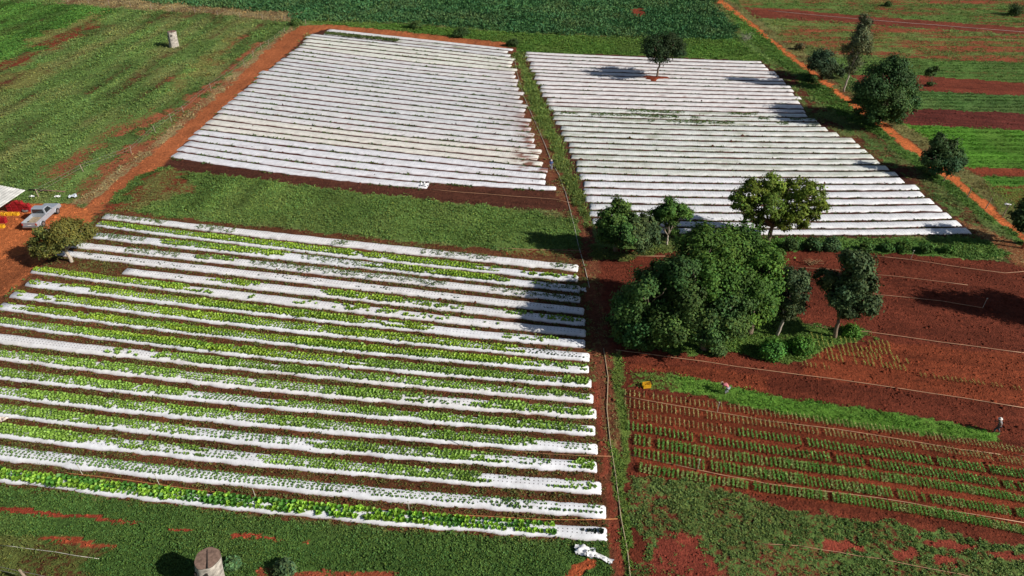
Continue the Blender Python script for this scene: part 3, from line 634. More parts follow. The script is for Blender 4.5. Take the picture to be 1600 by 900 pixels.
for i, (xl, xr, ft, nr) in enumerate(CB):
    far = poly(*zip(*ft), 2); near = poly(*zip(*nr), 2)
    b = Bed(near, far, xl, xr, .23, .95, 1.7)
    base = (.76, .765, .80) if i in (1, 2, 7, 8, 9, 10) or i > 12 else (.76, .745, .755)
    hole = .9 if i in (3, 4, 5, 11, 12) or i > 13 else .6
    me = bed_mesh(b, 'plastic_bed', bed_tint(b, base, .5 if i in (0, 3, 4, 11) else .22, None, 100 + i, .05), hole, 100 + i)
    k = 18 - i
    what = ['with scattered weeds', 'with lime lettuces', 'partly filled with lime lettuces', 'with sparse dark weeds', 'dotted with tiny plants', 'short at its left, patchy lettuces', 'with patchy lime lettuces',
            'with lime lettuces', 'full of lime lettuces', 'full of lime lettuces', 'full of dense lettuces', 'half empty at its left end', 'with green lettuces', 'with green lettuces', 'with green lettuces',
            'with green lettuces', 'with green lettuces', 'with small separate seedlings', ''][i]
    lab = 'frontmost white bed crowded with big lettuces above the dark weeds' if k == 0 else f'white bed {what}, {ORD[k]} from front of left field'
    tag(link('plastic_bed', me, PLASTIC), lab, 'crop bed', 'white plastic lettuce beds of the front left field'); EDGES.append((b, 'C', i))
    for (p0, p1, kd, fill) in PL[i]:
        sz, col = KIND[kd]; u0 = np.interp(p0, b.px, b.u); u1 = np.interp(p1, b.px, b.u)
        step, rows = {'L': (.33, 4), 'G': (.32, 4), 'S': (.36, 4), 'D': (.32, 4), 'B': (.41, 3), 'P': (.4, 3)}[kd]
        for r in range(rows):
            us = np.arange(max(0, u0 + random.uniform(-1.5, 1.5)), u1 + random.uniform(-1.5, 1.5), step)
            v = .30 + (.62 if kd not in 'BP' else .60) * r / (rows - 1); uu = us + (.5 * step if r % 2 else 0) + RNG.normal(scale=.025, size=len(us))
            gap = .6 * fbm(uu / 2.2, np.full(len(uu), i * 9.0 + r * .35), 4, 3) + .4 * fbm(uu / .8, np.full(len(uu), i * 9.0 + r * 3.7), 6, 2); gap = np.clip((gap - .22) / .56, 0, 1)
            ok = (gap < fill * 1.12 + .04 if fill > .6 else gap < fill * .9) & (RNG.random(len(uu)) < .6 + .4 * fill) & (uu < b.u[-1] - .2) & (uu > .2)
            if not ok.any(): continue
            uu = uu[ok]
            q = b.point(uu, np.full(len(uu), v) + RNG.normal(scale=.015, size=len(uu)))
            s_ = sz * (1.25 - .45 * np.clip((gap[ok] - .25) / .75 / fill, 0, 1)) * RNG.uniform(.82, 1.15, len(uu)) * (.8 + .4 * noise(uu / 4, np.full(len(uu), i * 3.0), 12))
            cc = np.array(col)[None] * RNG.uniform(.8, 1.2, (len(uu), 1)) * (.85 + .3 * noise(uu / 6, np.full(len(uu), i * 5.0), 14))[:, None]
            if kd in 'LB':
                mixg = np.clip((noise(uu / 3, np.full(len(uu), i * 2.0 + r), 19) - .55) * 4, 0, 1)[:, None] * (.9 if kd == 'B' else .5); cc = cc * (1 - mixg) + np.array([.09, .24, .035]) * mixg
            p3 = np.concatenate([q, np.full((len(uu), 1), b.h * .98)], 1)
            if kd in 'BP': FRONT += [(p3[j], s_[j], cc[j], kd) for j in range(len(uu))]
            else: rest.append((p3, s_, cc))
P = np.concatenate([r[0] for r in rest]); SZ = np.concatenate([r[1] for r in rest]); CC = np.concatenate([r[2] for r in rest])
V, Fq, C = heads_arrays(P, SZ, CC, 9)
tag(link('lettuce_crop', fast_mesh('lettuce_crop', V, Fq, np.clip(C, 0, 1)), LETT), 'rows of lime and mid green lettuces on the beds behind the frontmost one', None, None, 'stuff')
protos = {}
for kd in 'BP':
    protos[kd] = []
    for k in range(8):
        c = np.array(KIND[kd][1]) * (.7 + .09 * k); 
        if kd == 'B' and k in (0, 3): c = np.array([.09, .25, .035])
        V, Fq, C = heads_arrays(np.zeros((1, 3)), np.array([1.0]), c[None], 15)
        me = fast_mesh('lettuce', V, Fq, np.clip(C, 0, 1)); me.materials.append(LETT); protos[kd].append(me)
vis = [f for f in FRONT if -8 < proj(f[0][0], f[0][1])[0] < 960]
first = {}
for (p, s_, c, kd) in vis[:330]:
    k = random.randrange(8)
    if kd == 'B' and c[1] < .27: k = random.choice((0, 3))
    if kd not in first:
        o = bpy.data.objects.new('lettuce', protos[kd][k]); first[kd] = o
        tag(o, 'big leafy green lettuce on the frontmost white bed' if kd == 'B' else 'dark purple-green lettuce at the right end of the frontmost white bed', 'lettuce', 'lettuces on the frontmost white bed')
    else: o = first[kd].copy(); o.data = protos[kd][k]
    COL.objects.link(o); o.location = p; o.scale = (s_,) * 3; o.rotation_euler = (0, 0, random.uniform(0, 6.28))
print('front lettuces', len(vis), 'rest', len(P))

# weeds in the furrows between beds
def furrow_weeds():
    pts, col, L = [], [], []
    for b, f, i in EDGES:
        den = {'A': 5, 'B': 6, 'C': 7}[f]
        n = int(b.u[-1] * den); u = RNG.uniform(0, b.u[-1], n)
        lim = {'A': .58, 'B': .64 if i < 14 else .42, 'C': .36}[f]
        g = fbm(u / 2.6, np.full(n, i * 11.3 + ord(f)), 2, 3)
        u = u[g > lim - .06]; n = len(u)
        v = RNG.uniform(-.34, -.03, n) if f != 'C' else RNG.uniform(-.55, -.05, n)
        if f == 'A' and i == 1:
            u = RNG.uniform(0, b.u[-1] * .42, 900); n = 900; v = RNG.uniform(.0, 1.1, n)
        q = b.point(u, v); z = np.where(v > .05, b.h, 0.0)
        pts.append(np.concatenate([q, z[:, None]], 1)); L.append(RNG.uniform(.12, .30, n) * (1.2 if f == 'A' else .85))
        c = np.array([.07, .095, .028]) if f != 'C' else np.array([.10, .105, .03]); col.append(np.tile(c, (n, 1)))
        # weeds growing through the plastic
        if f == 'B' and i in (14, 15, 16) or f == 'C' and i in (0, 2, 3):
            u = RNG.uniform(0, b.u[-1], 900); gg = fbm(u / 5, np.full(900, i * 3.7), 31, 2); u = u[gg > .5]; n = len(u); v = RNG.uniform(.15, .95, n)
            pts.append(np.concatenate([b.point(u, v), np.full((n, 1), b.h)], 1)); L.append(RNG.uniform(.1, .24, n)); col.append(np.tile([.085, .13, .04], (n, 1)))
    P = np.concatenate(pts); me = tuft_mesh('furrow_weeds', P, 5, np.concatenate(L), .28, .25, np.concatenate(col) * 1.3)
    tag(link('furrow_weeds', me, GRASS), 'small dark weeds growing in the furrows between the white beds', None, None, 'stuff')
furrow_weeds()

# ---------------------------------------------------------------- seedling rows on the red beds at right
SB = [ # far edge, near edge points of each bed
 ([(975,609),(1115,628),(1205,642),(1355,661),(1442,674),(1590,698)], [(975,619),(1115,639),(1205,653),(1355,673),(1442,686),(1590,708)]),
 ([(975,624),(1115,644),(1205,658),(1355,679),(1442,694),(1590,714)], [(975,637),(1115,657),(1205,669),(1355,691),(1442,704),(1590,727)]),
 ([(980,641),(1115,665),(1205,677),(1355,698),(1442,712),(1590,733)], [(980,654),(1115,677),(1205,689),(1355,711),(1442,727),(1590,747)]),
 ([(980,659),(1115,683),(1205,698),(1355,716),(1442,731),(1590,753)], [(980,672),(1115,696),(1205,711),(1355,729),(1442,746),(1590,767)]),
 ([(990,680),(1115,702),(1205,717),(1355,733),(1442,750),(1590,773)], [(990,695),(1115,718),(1205,730),(1355,748),(1442,764),(1590,785)]),
 ([(990,701),(1115,721),(1205,737),(1355,756),(1442,772),(1590,794)], [(990,714),(1115,738),(1205,753),(1355,771),(1442,787),(1590,808)]),
 ([(998,724),(1115,746),(1205,758),(1355,777),(1442,793),(1590,821)], [(998,738),(1115,759),(1205,771),(1355,792),(1442,808),(1590,834)]),
]
DIRS = unit(np.array([[.173, 1.228]]))[0]
def row_arrays(P0, length, col, wid, hgt):
    wid *= .42; hgt *= .52; col = np.array(col) * 2.0
    """leafy row from P0 along DIRS"""
    n = int(105 * length / 1.1); t = (np.arange(n) + RNG.random(n)) / n * length
    c = np.zeros((n, 3)); c[:, 0] = t * DIRS[0] + RNG.normal(scale=wid * .35, size=n); c[:, 1] = t * DIRS[1] + RNG.normal(scale=wid * .35, size=n)
    d = rdir(n); d[:, 2] = np.abs(d[:, 2]) + .8; d = unit(d); L = hgt * RNG.uniform(.6, 1.2, n); c[:, 2] = RNG.uniform(0, .17, n)
    V, Fq, C = leaf_quads(c, d, L, L * .3, np.array(col)[None] * RNG.uniform(.7, 1.3, (n, 1)), .2)
    return V + np.asarray(P0)[None], Fq, C
restv = []; nfront = 0
rowp = []
for k in range(10):
    c = [(.10, .20, .045), (.13, .20, .055), (.085, .19, .04), (.16, .20, .07)][k % 4]; ln = 1.0
    V, Fq, C = row_arrays((0, 0, 0), 1.15, c, .17 + .012 * k, .25)
    me = fast_mesh('seedling_row', V, Fq, np.clip(C, 0, 1)); me.materials.append(GRASS); rowp.append(me)
proto_row = None
for bi, (ft, nr) in enumerate(SB):
    far = poly(*zip(*ft), 3); near = poly(*zip(*nr), 3)
    x = ft[0][0] + 2.0
    while x < 1612:
        xa, ya = at(x, near(x)); xb, yb = at(x, far(x)); ln = (yb - ya) / DIRS[1]
        g = float(noise(np.array([x / 40.0]), np.array([bi * 7.0]), 44)[0])
        if random.random() > .03 + .2 * (g < .12):
            if bi >= 4:
                me = random.choice(rowp)
                if proto_row is None:
                    o = proto_row = bpy.data.objects.new('seedling_row', me)
                    tag(o, 'short green seedling row across one of the three red beds nearest the front', 'seedling row', 'short seedling rows on the nearest red beds')
                else: o = proto_row.copy(); o.data = me
                COL.objects.link(o); o.location = (float(xa), float(ya), .02); o.scale = (.9 + .4 * g, float(ln) / 1.15 * random.uniform(.88, 1.05), .8 + .5 * g); nfront += 1
            else:
                thin = (bi < 2) or (bi == 2 and x < 1150)
                c = (.19, .19, .075) if thin else (.10, .20, .05)
                restv.append(row_arrays((float(xa), float(ya), .02), float(ln) * random.uniform(.85, 1.05), np.array(c) * random.uniform(.85, 1.2), .13 if thin else .18, .17 if thin else .25))
        x += 7.3 - 1.15 * (x - 980) / 610 + random.uniform(-.4, .4)
# the thin yellowing rows beside the tree island and beyond the road
for (p0, p1, rows, step, ln, cc) in (((1270, 530), (1395, 545), 2, 7.5, .9, (.22, .22, .06)), ((1258, 548), (1420, 570), 2, 7.0, .9, (.20, .21, .06)), ((1240, 570), (1300, 580), 1, 7, .7, (.2, .18, .06)),
                              ((1440, 590), (1600, 612), 1, 7, .6, (.2, .15, .05)), ((1548, 296), (1625, 300), 6, 5.5, 1.4, (.14, .20, .05))):
    for r in range(rows):
        x = p0[0] + r * 3
        while x < p1[0]:
            y = p0[1] + (p1[1] - p0[1]) * (x - p0[0]) / (p1[0] - p0[0]) + r * (11 if p0[1] > 400 else 7)
            if random.random() < .85: a, b_ = at(x, y); restv.append(row_arrays((float(a), float(b_), .02), ln * random.uniform(.7, 1.1), cc, .12, .17))
            x += step
off = 0; VV, FF, CC = [], [], []
for V, Fq, C in restv: VV.append(V); FF.append(Fq + off); CC.append(C); off += len(V)
tag(link('seedling_crop', fast_mesh('seedling_crop', np.concatenate(VV), np.concatenate(FF), np.clip(np.concatenate(CC), 0, 1)), GRASS), 'short seedling rows on the red beds farther back', None, None, 'stuff')
print('seedling rows', nfront, 'rest', len(restv))

# ---------------------------------------------------------------- trees and bushes
def crown_mesh(lobes, nleaf, lsize, col, clump=.36, up=.25, hollow=.55, var=.35, nclump=20):
    """lobes: (centre Vector, (rx, ry, rz)); leaves gathered in clumps through each lobe"""
    nleaf = int(nleaf * 2.3); lsize *= .70
    vol = np.array([r[0] * r[1] * r[2] for _, r in lobes]) ** .75; vol /= vol.sum(); VV, DD, LL, CC, NN = [], [], [], [], []
    for (c, r), w in zip(lobes, vol):
        n = max(30, int(nleaf * w)); nc = max(8, int(nclump * (.5 + r[0] / 3)))
        cd_ = rdir(nc, .15); rad = RNG.uniform(hollow, 1.0, nc) ** .7; cc = cd_ * rad[:, None]
        tone = RNG.uniform(1 - var, 1 + var, nc)
        k = RNG.integers(0, nc, n); p = cc[k] + RNG.normal(scale=clump * .5, size=(n, 3))
        p = p * np.array(r)[None] + np.array(c)[None]
        out = unit((p - np.array(c)[None]) / np.array(r)[None]); clo = unit(cc[k] * 0 + (p - (cc[k] * np.array(r)[None] + np.array(c)[None]) ))
        fl = unit(out * .75 + clo * .55 + rdir(n) * .5 + np.array([0, 0, up])); d = unit(np.cross(fl, rdir(n)) + out * .15); NN.append(fl)
        VV.append(p); DD.append(d); LL.append(lsize * RNG.uniform(.6, 1.4, n)); warm = RNG.normal(.09, .10); cl = RNG.uniform(.9, 1.45) * np.array(col)[None] * np.array([1 + warm, 1, 1 - warm * .6])[None] * (tone[k] * RNG.uniform(.82, 1.2, n))[:, None]
        hue = RNG.normal(scale=.10, size=n); cl = cl * np.stack([1 + hue, np.ones(n), 1 - hue], 1); CC.append(cl)
    p = np.concatenate(VV); d = np.concatenate(DD); L = np.concatenate(LL); c = np.concatenate(CC); p[:, 2] = np.maximum(p[:, 2], .08)
    V, Fq, C = leaf_quads(p, d, L, L * .34, c, .12, np.concatenate(NN))
    return fast_mesh('crown', V, Fq, np.clip(C, .002, 1))
def limb(mb, a, b, r0, r1, wob=.12, n=6, seg=5):
    a, b = Vector(a), Vector(b); L = (b - a).length; pts = []
    for i in range(seg + 1):
        t = i / seg; q = a.lerp(b, t) + Vector((random.gauss(0, 1), random.gauss(0, 1), random.gauss(0, .5))) * (wob * L * .25 * math.sin(math.pi * t))
        q.z += .08 * L * math.sin(math.pi * t) * .5; pts.append(q)
    mb.tube(pts, [r0 + (r1 - r0) * i / seg for i in range(seg + 1)], n)
    return pts
def tree(name, label, cat, base, lobes, trunk_r, nleaf, lsize, col, group=None, fork=.45, mat=None, flat=.85, **kw):
    """base: survey pixel of the foot; lobes: (px, py, radius px, depth offset m[, z squash])"""
    x, y = map(float, at(*base)); root = thing(name, label, cat, (x, y, 0), 0, group); o = Vector((x, y, 0)); L = []
    for lb in lobes:
        px, py, rp, off = lb[:4]; sq = lb[4] if len(lb) > 4 else flat
        c = atY(px, py, y + off); r = .93 * rp * depth(c.y, c.z) / F; c.z = max(c.z, r * sq * .55)
        L.append((c - o, (r, r, r * sq)))
    cen = sum((c for c, _ in L), Vector()) / len(L); low = min(c.z - r[2] * .6 for c, r in L)
    fz = max(.3, min(low, cen.z * fork) if cen.z * fork > low else cen.z * fork)
    mb = MB(); fk = Vector((cen.x * .45, cen.y * .45, fz))
    limb(mb, (0, 0, -.15), fk, trunk_r * 1.25, trunk_r * .8, .08, 9, 6)
    for c, r in L:
        e = c + Vector((0, 0, r[2] * .2)); pts = limb(mb, fk, e, trunk_r * .62, trunk_r * .16, .25)
        for k in range(6):
            a = random.uniform(0, 6.28); q = c + Vector((math.cos(a) * r[0] * .8, math.sin(a) * r[1] * .8, random.uniform(-.3, .7) * r[2]))
            limb(mb, pts[random.randrange(1, 5)], q, trunk_r * .22, trunk_r * .05, .25, 5, 4)
    mb.build('trunk', mat or BARK, root, smooth=True)
    link('crown', crown_mesh(L, nleaf, lsize, col, **kw), LEAF, root)
    return root
DKG, MDG, GYG, OLG, YLG = (.026, .060, .016), (.050, .115, .020), (.050, .085, .045), (.085, .105, .028), (.075, .155, .020)
tree('tree', 'lone dark tree standing among the white beds of upper right field', 'tree', (1026, 122),
     [(1036,72,24,0,.8),(1018,70,18,-1),(1058,74,18,.5),(1030,88,16,-2),(1048,62,15,1),(1014,82,13,1),(1060,86,13,-1)], .16, 5200, .36, (.022,.044,.016), fork=.6, hollow=.2)
tree('tree', 'tall slender tree with pale trunk and high narrow crown by the road', 'tree', (1318, 143),
     [(1350,38,14,0,1.3),(1345,58,18,0,1.2),(1342,78,20,0,1.1),(1326,75,10,0,1.3),(1335,98,17,1,.9),(1352,70,11,1,1.3),(1349,28,8,0,1.2),(1330,106,12,0,.7)], .13, 4200, .34, (.085,.105,.05), fork=.5, mat=PALEBARK, hollow=.15)
tree('tree', 'small dark round tree left of the slender tree, beside orange road', 'tree', (1288, 122),
     [(1285,92,17,0),(1272,100,14,-1),(1300,102,15,0),(1288,110,15,-1),(1278,86,11,1),(1312,112,10,0)], .2, 4200, .38, (.030,.058,.028), hollow=.3)
tree('tree', 'large rounded dark green tree on the orange road side', 'tree', (1372, 190),
     [(1385,125,34,0,.95),(1358,140,26,-2),(1412,130,25,1),(1385,160,34,-2,.8),(1415,160,22,0),(1350,165,22,-1),(1395,105,22,1),(1368,180,20,-3,.6),(1400,182,16,-2,.7)], .35, 12500, .42, (.040,.085,.024), hollow=.4)
tree('sapling', 'small sapling with thin stem on red soil beyond the road', 'sapling', (1455, 134), [(1456,112,9,0,.7),(1462,108,6,0,.7),(1450,116,5,0),(1455,131,7,0,.5)], .05, 700, .30, (.045,.085,.025))
tree('tree', 'dark spreading tree beside the orange road, below the large round one', 'tree', (1458, 272),
     [(1475,235,22,0,.9),(1492,248,17,0),(1458,248,16,-1),(1475,256,22,-1,.7),(1468,220,13,0),(1502,255,9,0)], .2, 5400, .38, (.030,.065,.022), hollow=.35)
tree('tree', 'dark tree cut by the right edge where the road leaves', 'tree', (1612, 382), [(1612,330,24,0,1),(1592,338,15,-1),(1635,335,24,0),(1600,350,14,0)], .25, 4200, .36, (.030,.066,.020), hollow=.35)
tree('tree', 'wide feathery yellow-green tree against the lower white beds', 'tree', (1198, 380),
     [(1180,298,26,0,.7),(1205,288,28,1,.7),(1235,292,28,1,.7),(1265,305,27,0,.7),(1285,322,17,0,.7),(1165,318,22,-1,.7),(1200,320,30,-1,.7),(1240,328,28,-1,.6),(1270,335,16,-1,.6),(1152,308,13,0),(1215,340,18,-1,.6),(1178,338,20,-1,.7),(1255,346,18,-1,.6),(1225,352,15,-2,.5),(1190,350,13,0,.5)], .24, 10500, .34, (.095,.145,.020), fork=.55, hollow=.3, clump=.30, nclump=16)
tree('tree', 'upright green tree at left end of hedge beside the path', 'tree', (962, 392), [(966,322,17,0),(955,340,19,-1),(978,345,20,0),(950,360,20,-1),(970,365,22,-2),(945,350,12,0)], .2, 8200, .32, (.050,.105,.024), hollow=.35)
tree('tree', 'flat-topped small tree with white trunk beside the lower white beds', 'tree', (1042, 382), [(1045,325,22,0,.6),(1062,330,18,0,.6),(1030,335,17,0,.6),(1072,335,11,0,.6),(1048,345,14,0,.6),(1052,358,12,1,.6),(1024,346,12,1,.6)], .10, 6400, .28, (.060,.125,.022), fork=.75, mat=PALEBARK, hollow=.2)
tree('tree', 'greyish bushy tree between the path-side tree and the flat-topped one', 'tree', (1005, 392), [(995,362,22,-1,.9),(1015,368,18,-1),(1005,348,17,0),(1000,378,20,-2,.7),(1022,352,12,0)], .14, 6500, .32, (.050,.090,.036), hollow=.35)
# the big clump
BIG = dict(hollow=.6, clump=.36, nclump=24)
tree('tree', 'tallest rounded crown at the far side of big tree clump', 'tree', (1100, 505), [(1098,388,40,0),(1130,402,48,0),(1155,385,38,1),(1110,430,42,-2),(1080,420,34,-1),(1140,440,40,-2),(1172,392,30,1)], .42, 21000, .34, (.052,.115,.020), **BIG)
tree('tree', 'bright green crown on the right side of big tree clump', 'tree', (1170, 520), [(1190,415,32,0),(1200,440,28,0),(1175,450,34,-1),(1190,475,28,-1),(1205,400,20,0),(1165,485,30,-2)], .32, 14000, .32, (.062,.135,.022), **BIG)
tree('tree', 'dark spreading crown at left front of big tree clump', 'tree', (1015, 535), [(1015,455,38,0),(985,480,30,0),(1030,500,36,-1),(1000,515,30,-1),(1050,480,34,0),(975,510,20,0),(1050,520,26,-2),(1052,448,32,1),(1030,425,20,1),(1072,505,28,-1)], .34, 20000, .34, (.040,.086,.022), **BIG)
tree('tree', 'front middle crown of big tree clump above rough weeds', 'tree', (1100, 545), [(1085,490,34,0),(1120,480,34,0),(1105,515,30,-1),(1140,505,28,-1),(1070,460,30,0),(1062,425,30,1),(1150,470,28,0)], .3, 16500, .32, (.050,.100,.026), **BIG)
tree('tree', 'grey-green slim tree with thin pale trunk right of big clump', 'tree', (1214, 524), [(1240,435,20,0),(1248,455,18,0),(1232,470,18,0),(1245,480,17,0,.8),(1228,492,14,0,.7),(1252,430,12,0)], .13, 7400, .32, (.060,.088,.036), fork=.5, mat=PALEBARK, hollow=.35)
tree('tree', 'leaning grey-green tree alone on red soil at small weed island', 'tree', (1304, 527), [(1338,415,25,0),(1345,440,27,0),(1325,455,27,0),(1352,472,25,0,.8),(1302,448,20,1),(1290,434,17,1),(1328,480,23,0,.7),(1335,404,18,0),(1308,470,17,0)], .17, 12500, .33, (.056,.090,.036), fork=.35, hollow=.4)
tree('tree', 'olive spreading tree with pale trunk beside the parked pickup', 'tree', (112, 409), [(95,360,24,0,.75),(70,370,22,0,.75),(122,358,22,1,.7),(55,382,16,0,.7),(85,388,20,-1,.6),(140,362,14,1,.7),(112,376,18,-1,.6),(62,395,13,-1,.6)], .17, 9500, .26, (.105,.115,.030), fork=.62, mat=PALEBARK, hollow=.15)
tree('tree', 'tree standing just past the right edge, shading the red field', 'tree', (1905, 530), [(1960,390,56,0),(1925,410,46,0),(1945,445,46,-1),(1990,425,46,0),(1920,370,38,0)], .35, 11000, .40, (.035,.075,.022), hollow=.4)
def bush(label, px, py, rp, col, n=700, ls=.26, name='bush', cat='bush', group=None):
    x, y = map(float, at(px, py)); r = rp * depth(y) / F
    root = thing(name, label, cat, (x, y, 0), 0, group)
    lob = [(Vector((random.uniform(-.3, .3) * r, random.uniform(-.2, .3) * r, r * .5)), (r * .8, r * .7, r * .62)) for _ in range(2)] + [(Vector((random.uniform(-.6, .6) * r, 0, r * .35)), (r * .55, r * .5, r * .45)) for _ in range(2)]
    mb = MB()
    for k in range(5):
        a = random.uniform(0, 6.28); limb(mb, (0, 0, -.05), (math.cos(a) * r * .5, math.sin(a) * r * .5, r * random.uniform(.5, .9)), .04, .012, .2, 5, 3)
    mb.build('stem', BARK, root, smooth=True)
    link('crown', crown_mesh(lob, n, ls, col, hollow=.4, nclump=26), LEAF, root); return root
bush('bright green round bush in front of the grey-green slim tree', 1206, 556, 24, (.060,.165,.028), 3600, .26)
bush('bright green bush between the round bush and the leaning tree', 1248, 550, 21, (.060,.160,.026), 3000, .26)
bush('low spreading bush under the leaning grey-green tree', 1330, 524, 15, (.055,.15,.022), 1500, .24)
bush('low grey-green shrub at the front of the big tree clump', 1118, 552, 16, (.06,.115,.035), 1400, .26)
for k, (px, rp, c) in enumerate(((1238,15,(.045,.095,.03)),(1268,17,(.035,.085,.028)),(1300,16,(.05,.095,.036)),(1352,10,(.06,.12,.025)),(1385,11,(.05,.12,.025)),(1412,13,(.045,.115,.024)),(1442,13,(.045,.12,.024)),(1478,10,(.06,.14,.024)))):
    bush(f'hedge shrub below the upper right white field, {ORD[k]} from the big trees', px, 389 + .02 * (px - 1238), rp, c, 1100, .28, 'shrub', 'shrub', 'shrubs of the hedge below the upper right field')
for lab, px, py, rp, c in (('dark bush standing on the verge at far end of left field', 720, 58, 13, (.045,.095,.03)), ('bush beside dark crop, left of the verge bush', 648, 44, 12, (.05,.10,.03)), ('bush near the far corner where footpath begins', 800, 72, 10, (.03,.06,.02)),
                           ('low rounded bush beside the far left fence', 462, 40, 9, (.06,.12,.03)), ('broad low bush behind the large roadside tree', 1270, 128, 9, (.05,.10,.025)), ('dark bush near the top right corner', 1585, 24, 16, (.03,.06,.022)),
                           ('small bush on far weeds beyond the red strip', 1388, 10, 6, (.045,.085,.025)), ('leafy roadside bush between orange road and big round tree', 1340, 160, 9, (.07,.10,.025)), ('grey-green broad-leaved bush among weeds at front edge', 445, 893, 17, (.055,.10,.045)),
                           ('leafy weed bush right of the front stump', 362, 885, 13, (.06,.125,.05)), ('roadside bush below the spreading roadside tree', 1452, 272, 8, (.07,.10,.03)),
                           ('straw-coloured scrub bush between the orange road and far weeds', 1250, 78, 9, (.16,.13,.06))):
    bush(lab, px, py, rp, c, 1000, .30)

# ---------------------------------------------------------------- stumps
WOOD = plain('weathered_wood', (.40, .36, .32), .9, spec=.1, vary=.5, scale=3.2, bump=.6)
CUT = plain('cut_wood_top', (.20, .13, .10), .9, spec=.1, vary=.35, scale=5, bump=.4)
DARK = plain('dark_crack', (.02, .015, .012), .9, vary=.1)
def stump(label, base, r, h, lean, crack=True):
    x, y = map(float, at(*base, h)); x -= lean[0]; y -= lean[1]; root = thing('tree_stump', label, 'tree stump', (x, y, 0))
    n = 36; V, Fs = [], []; rings = 8; L = Vector(lean)
    for i in range(rings + 1):
        t = i / rings
        for k in range(n):
            a = 2 * math.pi * k / n; rr = r * (1.06 - .08 * t + .035 * math.sin(3 * a + 1) + .02 * math.sin(7 * a + t * 2) + .015 * math.sin(5 * a + t * 6))
            V.append((math.cos(a) * rr + L.x * t, math.sin(a) * rr + L.y * t, -.1 + (h + .1) * t + .02 * math.sin(2 * a) * t))
    for i in range(rings):
        for k in range(n): Fs.append((i * n + k, i * n + (k + 1) % n, (i + 1) * n + (k + 1) % n, (i + 1) * n + k))
    MB().add(V, Fs).build('bole', WOOD, root, smooth=True)
    top = V[rings * n:]; MB().add([(L.x, L.y, h + .03)] + [(p[0] * .985 + L.x * .015, p[1] * .985 + L.y * .015, p[2] + .012) for p in top] , [(0, 1 + k, 1 + (k + 1) % n) for k in range(n)]).build('top_cut', CUT, root)
    if crack:
        dv = Vector((-.34, .94, 0)); MB().tube([Vector((L.x, L.y, h + .025)) - dv * r * .95, Vector((L.x, L.y, h + .03)), Vector((L.x, L.y, h + .025)) + dv * r * .8], [.05, .035, .015], 6).build('crack', DARK, root)
        for a, z in ((-1.9, .45), (-1.3, .8), (-2.3, .75)):
            MB().box(math.cos(a) * r * 1.0 + L.x * z - .05, math.cos(a) * r * 1.0 + L.x * z + .05, math.sin(a) * r * 1.03 - .04, math.sin(a) * r * 1.03 + .12, h * z - .12, h * z + .12).build('knot', DARK, root)
    return root
stump('pale cracked tree stump standing in dark weeds at the front edge', (324, 872), .78, 2.6, (.42, .1, 0))
stump('weathered grey tree stump alone on the far left meadow', (268, 49), .85, 3.0, (.30, .1, 0))

